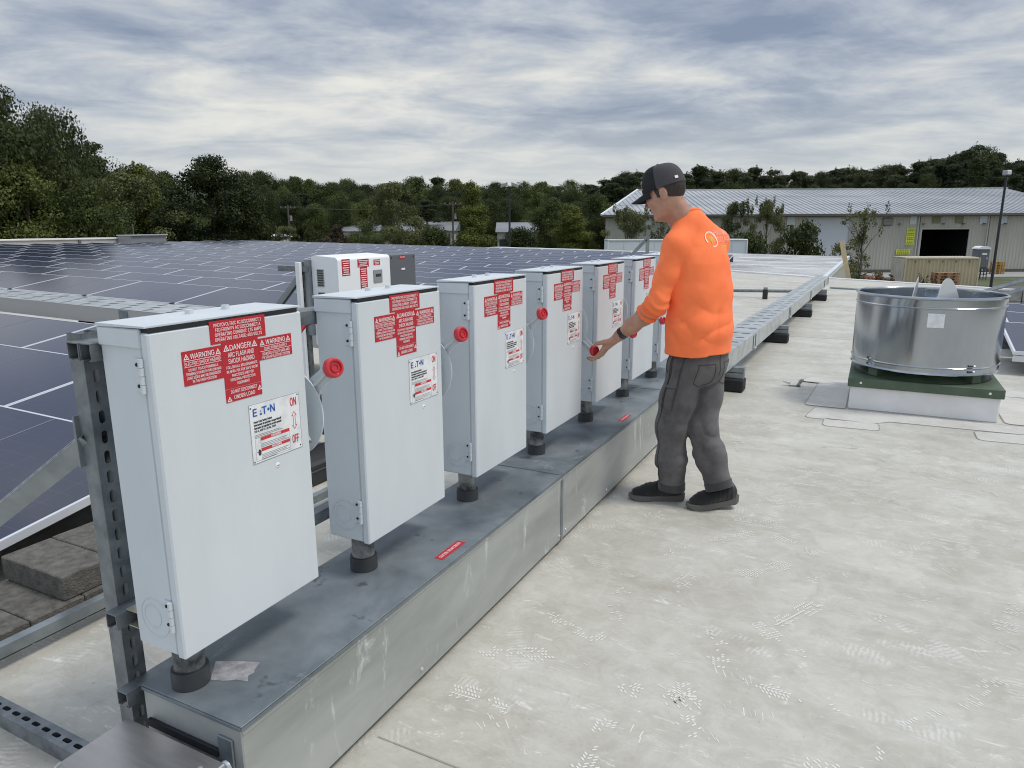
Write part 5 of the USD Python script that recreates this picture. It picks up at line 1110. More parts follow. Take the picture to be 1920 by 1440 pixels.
# pallets stacked in front, each one a thing
def pallet(loc, rz_, label, wood='pallet_wood', group=None):
    t = thing('pallet', label, 'pallet', loc, rz_, group)
    for i in range(6): MB().box(0, 1.2, i * .17, i * .17 + .11, .12, .142).build('slat', wood, t, smooth=False)
    for i in range(3): MB().box(0, 1.2, i * .43, i * .43 + .1, .0, .02).build('slat', wood, t, smooth=False)
    for y in (0, .43, .86):
        for x in (0, .53, 1.06): MB().box(x, x + .14, y, y + .1, .0205, .1195).build('block', wood, t, smooth=False)
    return t
pb = col(1756, 54.5, GZ); pl = []
o5 = ['bottom', 'second from bottom', 'middle', 'second from top', 'top']
p0 = None
for k in range(5):
    for q in range(1):
        lab = 'wooden pallet in front of the tan container, %s of the stack' % o5[k]; loc = (pb[0] + .03 * math.sin(k * 2.1), pb[1], GZ + .0 + k * .155 + .02)
        if p0 is None: p0 = pallet(loc, AZ, lab); p0.GetAttribute('xformOp:scale').Set(Gf.Vec3f(1.4, 1, 1.35)); p0.GetAttribute('xformOp:translate').Set(Gf.Vec3d(loc[0], loc[1], GZ + .55))
        else: d = dup(p0, (loc[0], loc[1], GZ + .55 + k * .215), AZ + .8 * k, lab, None, (1.4, 1, 1.35))
cr = thing('timber_skid', 'dark timber skid under the pallet stack in front of the tan container', 'skid', (pb[0], pb[1], GZ), AZ)
MB().box(0, 1.7, 0, .2, .02, .53).box(0, 1.7, .8, 1.0, .02, .53).build('beam', 'trim_dark', cr, smooth=False); MB().box(0, 1.7, .201, .799, .40, .53).build('deck', 'trim_dark', cr, smooth=False)
noisy('amber_wood', (.36, .21, .06), (.46, .28, .09), 5, .8)
# amber pallet stack by the wall
ob = col(1866, 76, GZ); p1 = None
for k in range(8):
    lab = 'amber wooden pallet by the warehouse wall, %s of the stack' % ['bottom', 'second from bottom', 'third from bottom', 'fourth from bottom', 'fifth from bottom', 'third from top', 'second from top', 'top'][k]; loc = (ob[0], ob[1], GZ + .03 + k * .165)
    if p1 is None: p1 = pallet(loc, AZ, lab, 'amber_wood'); p1.GetAttribute('xformOp:scale').Set(Gf.Vec3f(.85, 1, 1.05))
    else: dup(p1, loc, AZ + ((k * 7) % 5 - 2) * .6, lab, None, (.85, 1, 1.05))
# portable toilet on a steel stand
pt = thing('portable_toilet', 'grey portable toilet with white domed roof on a black stand by the lamp post', 'portable toilet', (*col(1829, 69, GZ)[:2], GZ), AZ - 4)
PWd = 20 / FPX * 69
for x in (.03, PWd * .35, PWd * .68, PWd - .06):
    for y in (0, 1.0): MB().box(x, x + .06, y, y + .06, 0, 1.0).build('stand_leg', 'pole_black', pt, smooth=False)
MB().box(-.05, PWd + .05, -.05, 1.15, 1.001, 1.08, .01).build('stand_deck', 'pole_black', pt); MB().box(0, PWd, 0.01, .05, .42, .48).build('stand_bar', 'pole_black', pt, smooth=False)
MB().box(0, PWd, 0, 1.1, 1.081, 2.88, .04).build('cabin', 'potty_grey', pt); dd = MB().box(.14, PWd - .14, -.03, .0, 1.15, 2.72, .01).build('door', 'potty_grey', pt); MB().box(PWd - .26, PWd - .2, -.06, -.031, 1.9, 2.1, .01).build('handle', 'white_plastic', dd); MB().box(.34, .78, -.036, -.031, 2.34, 2.52).build('notice', 'white_plastic', dd, smooth=False)
rp = Polygon([(-.05, 2.88), (PWd + .05, 2.88), (PWd + .02, 3.02), (PWd * .75, 3.16), (PWd * .25, 3.16), (-.02, 3.02)]); MB().add(*place(extr(rp, 1.2), (0, 1.15, 0.002), [1, 0, 0], [0, 0, 1], [0, -1, 0])).build('domed_roof', 'white_plastic', pt, smooth=40)
# fire-wood heaps on the grass
def heap(px, D, w, h, label, seed):
    r = np.random.default_rng(seed); t = thing('log_heap', label, 'wood heap', (*col(px, D, GZ)[:2], GZ), AZ)
    for i in range(46):
        u = r.random() * 2 * math.pi; q = math.sqrt(r.random()); x, y = q * w / 2 * math.cos(u), q * w * .35 * math.sin(u); z = h * (1 - q ** 1.5) * (.35 + .65 * r.random()) + .08
        a = r.random() * math.pi; d = np.array([math.cos(a), math.sin(a) * .6, r.normal() * .3]) * .38
        MB().add(*tube([np.array([x, y, z]) - d, np.array([x, y, z]) + d], .075 + .05 * r.random(), 6)).build('log', 'fire_wood', t, smooth=False)
heap(1636, 61, 2.6, 1.25, 'reddish heap of cut wood on the grass left of the tan container', 3)
heap(1668, 60, 2.3, .95, 'lower reddish heap of cut wood right beside the tan container', 4)
heap(1612, 62, 2.0, .8, 'small reddish heap of cut wood behind the leaning board', 5)
# weeds in front of the container
r = np.random.default_rng(11); mb = MB()
for px, hh in ((1723, 1.75), (1731, .9), (1734, 1.3), (1737, .8), (1748, 1.2), (1752, .9), (1729, .6), (1745, .7)):
    p = col(px, 56.2, GZ)
    for q in range(3):
        b = p + [r.normal() * .08, r.normal() * .08, 0]; tip = b + [r.normal() * .06, r.normal() * .06, hh * (.7 + .4 * r.random())]; mb.add(*tube([b, (b + tip) / 2 + r.normal(size=3) * .02, tip], [.02, .016, .006], 4))
        for i in range(14):
            u = b + (tip - b) * (.25 + .75 * r.random()); e = r.normal(size=3) * .09; g = r.normal(size=3) * .03; mb.add(np.array([u, u + e * .5 + g, u + e, u + e * .5 - g]), np.array([[0, 1, 2, 3]]))
tag(mb.build('weeds', 'leaf_olive', None, smooth=False), 'tall weeds growing in front of the tan container', 'weeds', kind='stuff')

# ------------------------------------------------------------------ poles, cars
def lamp_post(px, D, top, w, label, heads, m='pole_black'):
    p = col(px, D, GZ); h = hz(top, px, D) - GZ; t = thing('lamp_post', label, 'lamp post', (p[0], p[1], GZ), AZ)
    MB().add(*tube([(0, 0, 0), (0, 0, h)], [w, w * .75], 4)).build('pole', m, t, smooth=False); MB().box(-w * 1.8, w * 1.8, -w * 1.8, w * 1.8, 0, .08, .01).build('base_plate', m, t)
    if heads == 2:
        MB().box(-.62, .62, -.05, .05, h + .001, h + .09).build('cross_arm', m, t)
        for s in (-1, 1):
            hd = MB().add(*hull([(s * .55 + dx * .36, dy * .22 + .04 * s, h + .12 + dz * .30 + dx * s * -.14) for dx in (-1, 1) for dy in (-1, 1) for dz in (0, 1)])).build('floodlight', 'lamp_grey', t); MB().box(s * .55 - .03, s * .55 + .03, -.03, .03, h + .091, h + .13).build('bracket', m, hd, smooth=False)
    else:
        hd = MB().box(-.20, .18, -.26, .22, h + .12, h + .46, .05).build('floodlight', 'lamp_grey', t); MB().box(-.14, .12, -.275, -.262, h + .18, h + .39).build('lens', 'white_plastic', hd, smooth=False); MB().box(-.05, .05, -.05, .05, h, h + .118).build('bracket', m, t)
lamp_post(1855, 50, 341, .12, 'tall black lamp post with single square head at the right edge', 1)
lamp_post(957, 76, 352, .13, 'tall dark pole with twin floodlights left of the worker', 2)
p = col(264, 60, GZ); gp_ = thing('metal_pole', 'thin grey metal pole standing behind the parapet left of the big round tree', 'pole', (p[0], p[1], GZ))
MB().add(*tube([(0, 0, 0), (0, 0, hz(415, 264, 60) - GZ)], .055, 8)).build('pole', 'pole_grey', gp_, smooth=40); MB().add(*lathe([(0, .1), (.07, .06), (.07, 0)], 8)).tf(np.array([[1, 0, 0, 0], [0, 1, 0, 0], [0, 0, 1, hz(415, 264, 60) - GZ], [0, 0, 0, 1]])).build('cap', 'pole_grey', gp_)
def power_pole(px, D, top, label):
    p = col(px, D, GZ); h = hz(top, px, D) - GZ; t = thing('utility_pole', label, 'utility pole', (p[0], p[1], GZ), AZ + 8)
    MB().add(*tube([(0, 0, 0), (0, 0, h)], [.17, .11], 8)).build('pole', 'bark', t, smooth=40); MB().box(-1.2, 1.2, -.06, .06, h - .55, h - .40).build('cross_arm', 'bark', t, smooth=False)
    for x in (-1.1, -.4, .4, 1.1): MB().add(*lathe([(0, .18), (.06, .14), (.04, .08), (.06, 0)], 8, (x, 0))).tf(np.array([[1, 0, 0, 0], [0, 1, 0, 0], [0, 0, 1, h - .40], [0, 0, 0, 1]])).build('insulator', 'pole_grey', t)
    MB().add(*lathe([(0, .9), (.2, .86), (.2, .05), (0, 0)], 10, (.36, 0))).tf(np.array([[1, 0, 0, 0], [0, 1, 0, 0], [0, 0, 1, h - 2.6], [0, 0, 0, 1]])).build('transformer', 'pole_grey', t)
    return p, h
pa, ha = power_pole(852, 106, 376, 'wooden utility pole with cross arm just left of the bright green tree')
pb_, hb = power_pole(548, 118, 380, 'wooden utility pole among the trees right of the big round tree')
wr = thing('power_line', 'thin overhead wires strung between the two wooden utility poles', 'power line')
for off in (-.9, .9):
    a = pa + RH * off + [0, 0, ha - .25]; b = pb_ + RH * off + [0, 0, hb - .25]; s = np.linspace(0, 1, 15)[:, None]; P = a * (1 - s) + b * s; P[:, 2] -= 4 * .7 * (s * (1 - s))[:, 0]
    MB().add(*tube(P, .014, 4, False)).build('wire', 'trim_dark', wr, smooth=False)
def car(px, D, label, paint, rot=0):
    t = thing('parked_car', label, 'car', (*col(px, D, GZ)[:2], GZ), AZ + rot)
    prof = Polygon([(-2.2, .35), (2.2, .35), (2.25, .75), (1.45, .92), (.75, 1.42), (-.95, 1.45), (-1.75, .98), (-2.25, .9)]).buffer(.05)
    MB().add(*place(extr(prof, 1.7), (0, .85, 0), [1, 0, 0], [0, 0, 1], [0, -1, 0])).build('body', paint, t, smooth=30)
    MB().add(*place(extr(Polygon([(1.2, .98), (.68, 1.36), (-.85, 1.38), (-1.45, 1.0)]), 1.74), (0, .87, 0), [1, 0, 0], [0, 0, 1], [0, -1, 0])).build('windows', 'car_glass', t, smooth=False)
    for x in (-1.4, 1.4):
        for y in (-.9, .68): MB().add(*place(lathe([(0, 0), (.2, 0), (.33, .02), (.34, .2), (.2, .22), (0, .22)][::-1], 16), (x, y, .34), [1, 0, 0], [0, 0, 1], [0, 1, 0])).build('wheel', 'black_rubber', t)
    return t
car(988, 104, 'white parked car in the distance right of the floodlight pole', 'car_white', 12); car(1003, 101, 'second white parked car in the distance, nearer the yellow-green tree', 'car_white', 5)
car(658, 106, 'red parked car under the reddish-brown tree in the distance', 'car_red', 0); car(690, 104, 'pale parked van-like car left of the wide olive tree', 'car_white', 0)

# ------------------------------------------------------------------ the worker
def mixed_cloth(name, c, amt=.12, rough=.85, scale=40, sheen=.25, bump=.15):
    c = np.array(c); noisy(name, tuple(c * (1 - amt)), tuple(np.minimum(1, c * (1 + amt))), scale * .25, rough, bump=bump, bscale=scale * 14, extra={'sheen_weight': sheen})
mixed_cloth('shirt_orange', (1.0, .20, .058), .06, .85, sheen=.04, bump=.12); mixed_cloth('trouser_grey', (.092, .086, .086), .26, sheen=.1, bump=.25); mixed_cloth('trouser_hem', (.034, .033, .034), .1); mixed_cloth('cap_black', (.007, .007, .0075), .1, .9, sheen=0.); mixed_cloth('cap_grey', (.058, .055, .060), .14, .9, sheen=0.)
plain('trouser_seam', (.042, .040, .041), .9)
noisy('skin', (.36, .19, .125), (.43, .24, .165), 30, .48, extra={'subsurface_weight': .12, 'subsurface_radius': (.6, .25, .15), 'subsurface_scale': .01})
noisy('hair_dark', (.014, .009, .007), (.03, .02, .014), 120, .55, stretch=(1, 1, .2))
mixed_cloth('shoe_black', (.010, .010, .0105), .2, bump=.3); plain('shoe_sole', (.115, .108, .098), .8); plain('watch_black', (.008, .008, .009), .35); plain('watch_glass', (.015, .018, .02), .08)
plain('print_pink', (.95, .38, .25), .6); plain('print_cream', (.95, .74, .62), .6); plain('print_amber', (.80, .45, .06), .6); plain('cap_orange', (.75, .22, .08), .7); plain('chain_silver', (.7, .68, .62), .3, .8); plain('eye_white', (.6, .56, .52), .3); plain('lip', (.36, .15, .12), .5)

def cap_(P, a, b, ra, rb):
    a = np.asarray(a, float); b = np.asarray(b, float); ba = b - a; t = np.clip((P - a) @ ba / (ba @ ba), 0, 1); return np.linalg.norm(P - a - t[:, None] * ba, axis=1) - (ra + t * (rb - ra))
def ell(P, c, r):
    q = (P - np.asarray(c, float)) / np.asarray(r, float); k0 = np.linalg.norm(q, axis=1); k1 = np.linalg.norm(q / np.asarray(r, float), axis=1); return k0 * (k0 - 1) / np.maximum(k1, 1e-9)
def smin(a, b, k): h = np.maximum(k - np.abs(a - b), 0) / k; return np.minimum(a, b) - h * h * k * .25
def smax(a, b, k): return -smin(-a, -b, k)
def chain(P, pts, k=.03):
    d = None
    for (a, ra), (b, rb) in zip(pts[:-1], pts[1:]):
        e = cap_(P, a, b, ra, rb); d = e if d is None else smin(d, e, k)
    return d
def snets(F, lo, h):
    s = F < 0; n = np.array(F.shape); C = [(i, j, k) for i in (0, 1) for j in (0, 1) for k in (0, 1)]
    sub = lambda A, c: A[c[0]:n[0] - 1 + c[0], c[1]:n[1] - 1 + c[1], c[2]:n[2] - 1 + c[2]]
    cnt = sum(sub(s, c).astype(np.int8) for c in C); act = (cnt > 0) & (cnt < 8); ids = -np.ones(act.shape, int); A = np.argwhere(act); ids[tuple(A.T)] = np.arange(len(A))
    acc = np.zeros((len(A), 3)); w = np.zeros(len(A))
    val = {c: F[A[:, 0] + c[0], A[:, 1] + c[1], A[:, 2] + c[2]] for c in C}
    for c in C:
        for ax in range(3):
            if c[ax] == 0:
                e = list(c); e[ax] = 1; e = tuple(e); a, b = val[c], val[e]; m = (a < 0) != (b < 0); t = np.where(m, a / np.where(m, a - b, 1), 0)
                p = np.array(c, float) + 0; q = np.tile(p, (len(A), 1)); q[:, ax] += t; acc[m] += q[m]; w += m
    V = (A + acc / w[:, None]) * h + lo; Q = []
    for ax in range(3):
        b, c = (ax + 1) % 3, (ax + 2) % 3; sl0 = [slice(None)] * 3; sl1 = [slice(None)] * 3; sl0[ax] = slice(0, -1); sl1[ax] = slice(1, None)
        m = s[tuple(sl0)] != s[tuple(sl1)]; E = np.argwhere(m); E = E[(E[:, b] > 0) & (E[:, c] > 0) & (E[:, b] < n[b] - 1) & (E[:, c] < n[c] - 1)]
        inside = s[tuple(E.T)]
        def cell(db, dc): K = E.copy(); K[:, b] += db; K[:, c] += dc; return ids[tuple(K.T)]
        q = np.stack([cell(-1, -1), cell(0, -1), cell(0, 0), cell(-1, 0)], 1); q[~inside] = q[~inside][:, ::-1]; Q.append(q)
    Q = np.vstack(Q); Q = Q[(Q >= 0).all(1)]
    return V, np.vstack([Q[:, [0, 1, 2]], Q[:, [0, 2, 3]]])
def sdf_mesh(fn, lo, hi, h, B=8):
    lo = np.asarray(lo, float); nb = np.ceil((np.asarray(hi) - lo) / h / B).astype(int); n = nb * B + 1
    g = np.stack(np.meshgrid(*[np.arange(k) * B * h + lo[i] + B * h / 2 for i, k in enumerate(nb)], indexing='ij'), -1).reshape(-1, 3); d = fn(g).reshape(nb)
    act = np.abs(d) < B * h * 1.9; F = np.ones(n, np.float32); D = np.repeat(np.repeat(np.repeat(np.where(d < 0, -1., 1.), B, 0), B, 1), B, 2); F[:-1, :-1, :-1] = D
    loc = np.argwhere(np.ones((B + 1,) * 3)); idx = (np.argwhere(act)[:, None, :] * B + loc[None]).reshape(-1, 3); key = np.unique(np.ravel_multi_index(idx.T, n)); I = np.stack(np.unravel_index(key, n), 1); val = np.empty(len(I))
    for a in range(0, len(I), 200000): val[a:a + 200000] = fn(I[a:a + 200000] * h + lo)
    F[tuple(I.T)] = val
    V, Q = snets(F, lo, h); m = trimesh.Trimesh(V, Q, process=False); cc = trimesh.graph.connected_component_labels(m.face_adjacency, node_count=len(Q)); cnt = np.bincount(cc)
    keep = cnt[cc] > .04 * cnt.max(); Q = Q[keep]; u, inv = np.unique(Q, return_inverse=True); return V[u], inv.reshape(Q.shape)
def taubin(vf, it=3):
    v, f = vf; n = len(v); e = np.unique(np.sort(np.vstack([f[:, [0, 1]], f[:, [1, 2]], f[:, [2, 0]]]), 1), axis=0); i, j = np.r_[e[:, 0], e[:, 1]], np.r_[e[:, 1], e[:, 0]]; deg = np.maximum(np.bincount(i, minlength=n), 1)[:, None]
    for k in range(2 * it):
        s = np.stack([np.bincount(i, v[j, c], n) for c in range(3)], 1) / deg; v = v + (.5 if k % 2 == 0 else -.52) * (s - v)
    return v, f

PF = np.array([-.906, .423, 0.]); PLF = np.array([-.423, -.906, 0.])
SC = np.array([-.838, 3.771, 1.44]); PC = np.array([-.800, 3.768, .80])
worker = thing('person', 'man in orange long-sleeved shirt, grey work trousers and cap gripping a red knob', 'person')
SHL = np.array([-.908, 3.620, 1.400]); ELB = np.array([-.978, 3.566, 1.112]); CUF = np.array([-1.050, 3.602, 1.042]); WRI = np.array([-1.192, 3.611, .926])
SHR = SC - PLF * .158 + [0, 0, -.025]; ELR = SHR + PF * .04 - PLF * .03 + [0, 0, -.31]; WRR = ELR + PF * .07 + PLF * .03 + [0, 0, -.20]
NB = np.array([-.868, 3.752, 1.505]); CC = np.array([-.886, 3.744, 1.553]); AXC = unit(np.array([0, 0, .915]) + np.array([-.906, .423, 0]) * .40); HC = np.array([-1.002, 3.690, 1.683])
hyaw = math.radians(4); hp = math.radians(20)
HX0 = np.array([-math.cos(hyaw), math.sin(hyaw), 0.]); HX = HX0 * math.cos(hp) - np.array([0, 0, 1.]) * math.sin(hp); HU = np.array([0, 0, 1.]) * math.cos(hp) + HX0 * math.sin(hp); HL = np.cross(HU, HX)
def hl(P): q = P - HC; return np.stack([q @ HX, q @ HL, q @ HU], 1)
def hw(q): q = np.atleast_2d(np.asarray(q, float)); return HC + q[:, :1] * HX + q[:, 1:2] * HL + q[:, 2:3] * HU
def torso_coords(P, kx):
    t = np.clip((P[:, 2] - PC[2]) / (SC[2] - PC[2]), -.4, 1.3)[:, None]; ax = PC + (SC - PC) * t; q = P - ax
    return np.stack([(q @ PLF) / kx, q @ PF + .012 * np.sin(np.clip(t[:, 0], 0, 1) * 3.1), P[:, 2]], 1)
HIL = PC + PLF * .095 + [0, 0, -.02]; HIR = PC - PLF * .095 + [0, 0, -.02]
KNL = np.array([-.905, 3.676, .44]); ANL = np.array([-.893, 3.690, .10]); KNR = np.array([-.757, 3.747, .445]); ANR = np.array([-.647, 3.696, .162])
# hand: wrist, knuckles, fingers under the knob, thumb over it
KNU = [np.array([-1.262, 3.578, .862]), np.array([-1.268, 3.597, .858]), np.array([-1.266, 3.616, .856]), np.array([-1.256, 3.633, .858])]
FING = [[(-1.299, 3.570, .812), (-1.327, 3.570, .792), (-1.349, 3.572, .797)], [(-1.306, 3.591, .805), (-1.338, 3.590, .785), (-1.361, 3.588, .793)], [(-1.303, 3.611, .805), (-1.334, 3.609, .785), (-1.357, 3.605, .792)], [(-1.290, 3.629, .811), (-1.315, 3.628, .791), (-1.334, 3.624, .793)]]
THU = [np.array([-1.214, 3.588, .902]), np.array([-1.258, 3.566, .893]), np.array([-1.293, 3.563, .884]), np.array([-1.314, 3.566, .876])]
def head_sd(P):
    q = hl(P); qs = q.copy(); qs[:, 1] = np.abs(qs[:, 1])
    d = ell(q, (-.008, 0, .020), (.099, .078, .104)); d = smin(d, ell(q, (.030, 0, -.055), (.066, .059, .082)), .035); d = smin(d, cap_(qs, (-.012, .052, -.075), (.058, .020, -.125), .020, .017), .035)
    d = smin(d, ell(q, (.074, 0, -.126), (.018, .022, .017)), .02); d = smin(d, ell(qs, (.064, .040, -.040), (.026, .022, .022)), .025)
    d = smin(d, cap_(qs, (.088, .006, .006), (.078, .045, .006), .011, .010), .018); d = smax(d, -ell(qs, (.100, .031, -.014), (.016, .017, .010)), .012)
    d = smin(d, ell(qs, (.079, .031, -.014), (.013, .015, .012)), .006)
    d = smin(d, cap_(q, (.090, 0, -.006), (.112, 0, -.050), .008, .0105), .012); d = smin(d, cap_(qs, (.102, .011, -.055), (.092, .013, -.055), .008, .008), .007)
    d = smin(d, ell(q, (.091, 0, -.078), (.013, .023, .0065)), .008); d = smin(d, ell(q, (.088, 0, -.090), (.013, .021, .0065)), .007); d = smax(d, -cap_(qs, (.106, 0, -.084), (.094, .022, -.085), .0016, .001), .004)
    e = ell(qs, (-.016, .080, -.030), (.021, .009, .033)); e = smax(e, -ell(qs, (-.010, .090, -.028), (.011, .009, .018)), .008); d = smin(d, e, .010)
    return d
def body_sd(P):
    d = head_sd(P); m = np.ones(len(P), bool)
    nk0 = hw((-.024, 0, -.070))[0]; d = smin(d, cap_(P, nk0, CC - AXC * .07, .054, .058), .03)
    d = smin(d, cap_(P, hw((.015, 0, -.10))[0], NB + PF * .05 + [0, 0, -.04], .030, .040), .04)
    tc = torso_coords(P, 1.38)
    t = chain(tc, [((0, 0, .80), .105), ((0, 0, 1.05), .095), ((0, 0, 1.25), .108), ((0, 0, 1.38), .098)], .05); d = smin(d, t, .04)
    d = smin(d, chain(P, [(NB, .045), (SHL, .052)], .03), .04); d = smin(d, chain(P, [(NB, .045), (SHR, .052)], .03), .04)
    d = smin(d, chain(P, [(SHL, .054), (ELB, .044), (CUF, .0445), (CUF * .5 + WRI * .5, .0385), (WRI, .0275)], .03), .02)
    d = smin(d, chain(P, [(SHR, .054), (ELR, .044), (WRR, .028), (WRR + PF * .07 + [0, 0, -.06], .03)], .03), .02)
    d = smin(d, chain(P, [(HIL, .085), (KNL, .05), (ANL, .04)], .03), .04); d = smin(d, chain(P, [(HIR, .085), (KNR, .05), (ANR, .04)], .03), .04)
    h = None
    for i, k in enumerate(KNU):
        e = cap_(P, WRI + (KNU[i] - KNU[1]) * .45, k, .017, .0125); h = e if h is None else smin(h, e, .018)
    h = smin(h, cap_(P, WRI + [-.006, 0, -.006], (KNU[1] + KNU[2]) / 2 + [.004, 0, .004], .022, .014), .016)
    for i, k in enumerate(KNU):
        r = [.0102, .0105, .0100, .0088][i]; c = [(k, r + .001), (np.array(FING[i][0]), r), (np.array(FING[i][1]), r * .92), (np.array(FING[i][2]), r * .80)]
        h = smin(h, chain(P, c, .004), .006)
    h = smin(h, chain(P, [(THU[0], .0165), (THU[1], .0125), (THU[2], .0110), (THU[3], .0088)], .006), .014)
    return smin(d, h, .016)
bm = taubin(sdf_mesh(body_sd, (-1.40, 3.50, .05), (-.45, 4.05, 1.83), .0042), 3)
obj('body', bm, 'skin', worker, smooth=True)
# shirt
def cuff_plane(P): a = unit(WRI - ELB); return (P - CUF) @ a
def shirt_core(P):
    tc = torso_coords(P, 1.30)
    d = chain(tc, [((0, 0, .78), .160), ((0, 0, .98), .143), ((0, 0, 1.18), .137), ((0, -.004, 1.32), .123), ((0, -.008, 1.40), .098)], .06)
    d = smin(d, chain(P, [(CC - AXC * .045, .070), (SHL + [0, 0, .0], .070)], .03), .05); d = smin(d, chain(P, [(CC - AXC * .045, .070), (SHR, .070)], .03), .05)
    return d
def shirt_sd(P):
    d = shirt_core(P)
    a = unit(CUF - ELB); s = (P - ELB) @ a
    sl = chain(P, [(SHL, .070), (SHL * .5 + ELB * .5, .0575), (ELB, .052), (CUF, .048), (CUF + a * .05, .048)], .03)
    n1 = meshkit.noise(P * 13, 4); bunch = np.exp(-((s - .075) / .05) ** 2) + .6 * np.exp(-((s + .01) / .05) ** 2)
    sl = sl + .0075 * np.sin(s * 165 + 3 * n1) * bunch
    k = np.clip((P[:, 2] - 1.26) / .10, .16, 1) * .022; hh = np.maximum(k - np.abs(d - sl), 0) / k; d = np.minimum(d, sl) - hh * hh * k * .25
    d = smin(d, chain(P, [(SHR, .070), (ELR, .056), (WRR, .045)], .04), .018)
    tor = P - PC; u = tor @ PLF; v = tor @ PF; z = P[:, 2]; n2 = meshkit.noise(P * [5, 5, 3], 8); n3 = meshkit.noise(P * 6, 12)
    # drag lines running down from the armpit, hanging folds at the back and a slack roll above the hem
    back = np.clip(.5 - v * 5, 0, 1)
    rid = lambda x: 1 - 2 * np.abs(np.sin(x)) ** .7
    side_ = np.clip(.5 + u * 5, 0, 1)
    w = .0050 * rid((z * .8 + u * 1.0 - v * .6) * 24 + 3.2 * n2) * np.clip((1.36 - z) / .2, 0, 1) * np.clip((z - .88) / .15, 0, 1) * np.clip(n3 * 1.8 - .5, 0, 1)
    w = w + .0062 * rid(u * 21 + 2.6 * n2 + z * 3.5) * np.clip((1.24 - z) / .3, 0, 1) * np.clip(n3 * 1.6 - .25, 0, 1) * back
    w = w + .0060 * rid(z * 24 + u * 9 + v * 8 + 3.4 * n2) * np.exp(-((z - .98) / .12) ** 2) * np.clip(n3 * 1.8 - .4, 0, 1) + .005 * rid((v * 1.2 - z) * 22 + 3 * n2) * side_ * np.clip((1.3 - z) / .2, 0, 1) * np.clip(n3 * 1.8 - .4, 0, 1)
    d = d + w + .006 * (meshkit.fbm(P * 9, 3, 6) - .5)
    d = np.maximum(d, .846 - .03 * u - z + .004 * np.sin(u * 30)); nr = np.linalg.norm(P - CUF, axis=1) < .16
    d = np.where(nr, np.maximum(d, cuff_plane(P) - .004), d)
    nk = P - CC; al = nk @ AXC; rr = np.linalg.norm(nk - al[:, None] * AXC, axis=1)
    d = smax(d, -np.maximum(rr - .0605, -(al + .07)), .008); d = smax(d, np.where(rr < .105, al - .006 - .25 * np.maximum(rr - .07, 0), -1), .006)
    return d
sm = taubin(sdf_mesh(shirt_sd, (-1.20, 3.40, .80), (-.45, 4.12, 1.66), .0062), 3)
shirt = obj('shirt', sm, 'shirt_orange', worker, smooth=True)
def march(fn, O, Dr, t0, t1, n=90):
    """first crossing from outside (t0) inwards along Dr from O"""
    O = np.atleast_2d(O); t = np.linspace(t0, t1, n); out = np.full(len(O), np.nan); done = np.zeros(len(O), bool)
    Dr = np.broadcast_to(Dr, O.shape)
    for i in range(n):
        d = fn(O + Dr * t[i]); hit = (d < 0) & ~done; out[hit] = t[i]; done |= hit
    lo = out - (t1 - t0) / (n - 1); hi = out.copy(); lo = np.where(np.isnan(lo), t1, lo); hi = np.where(np.isnan(hi), t1, hi)
    for _ in range(8): m = (lo + hi) / 2; ins = fn(O + Dr * m[:, None]) < 0; hi = np.where(ins, m, hi); lo = np.where(ins, lo, m)
    return O + Dr * hi[:, None]
# collar ring and cuff ring, printed logo on the back
def on_back(u, z, off=.0022):
    u = np.asarray(u, float); z = np.asarray(z, float); O = PC[None] * 0 + np.array([SC[0], SC[1], 0]) + u[:, None] * PLF + z[:, None] * np.array([0, 0, 1.]) ; p = march(shirt_sd, O, PF, -.32, .0); return p - PF * off
def strip(P, w, off=None):
    n = len(P); T = np.gradient(P, axis=0); T /= np.linalg.norm(T, axis=1, keepdims=True); S = np.cross(T, np.broadcast_to(-PF, P.shape)); S /= np.linalg.norm(S, axis=1, keepdims=True); V = np.stack([P - S * w / 2, P + S * w / 2], 1).reshape(-1, 3); return V, np.array([[2 * i, 2 * i + 2, 2 * i + 3, 2 * i + 1] for i in range(n - 1)])
th = np.linspace(math.radians(-25), math.radians(285), 40); MB().add(*strip(on_back(.020 + .036 * np.cos(th), 1.434 + .036 * np.sin(th)), .0075)).build('logo_ring', 'print_cream', shirt, smooth=False)
def back_text(s, h, u0, z0, width, m, nm):
    tm = meshkit.text_mesh(s, h, .0001, True); v = np.array(tm.vertices); f = np.array(tm.faces); top = v[:, 2] > .00005; keep = top[f].all(1); v2 = v[:, :2] - [v[:, 0].min(), 0]; v2 *= [width / v2[:, 0].max(), 1]
    p = on_back(u0 - v2[:, 0], z0 + v2[:, 1], .0025); obj(nm, (p, f[keep]), m, shirt, smooth=False)
back_text('HANNAH', .026, -.012, 1.454, .17, 'print_pink', 'logo_lettering'); back_text('SOLAR', .026, -.022, 1.419, .15, 'print_pink', 'logo_lettering')
zz = np.linspace(-.032, -.14, 16); MB().add(*strip(on_back(zz, 1.398 + zz * 0), .010)).build('logo_line', 'print_amber', shirt, smooth=False)
for a, b in (((.075, 1.412), (.060, 1.392)), ((.060, 1.412), (.050, 1.385)), ((.078, 1.392), (.046, 1.396)), ((.070, 1.398), (.066, 1.376))):
    s = np.linspace(0, 1, 6); a = (a[0] - .042, a[1] + .036); b = (b[0] - .042, b[1] + .036); MB().add(*strip(on_back(a[0] + (b[0] - a[0]) * s, a[1] + (b[1] - a[1]) * s), .007)).build('logo_glyph', 'print_amber', shirt, smooth=False)
axn = AXC; e1 = unit(PLF - axn * (PLF @ axn)); e2 = np.cross(axn, e1)
th = np.linspace(0, 2 * np.pi, 41); ring = CC + axn * .004 + (e1 * np.cos(th)[:, None] + e2 * np.sin(th)[:, None]) * .0655
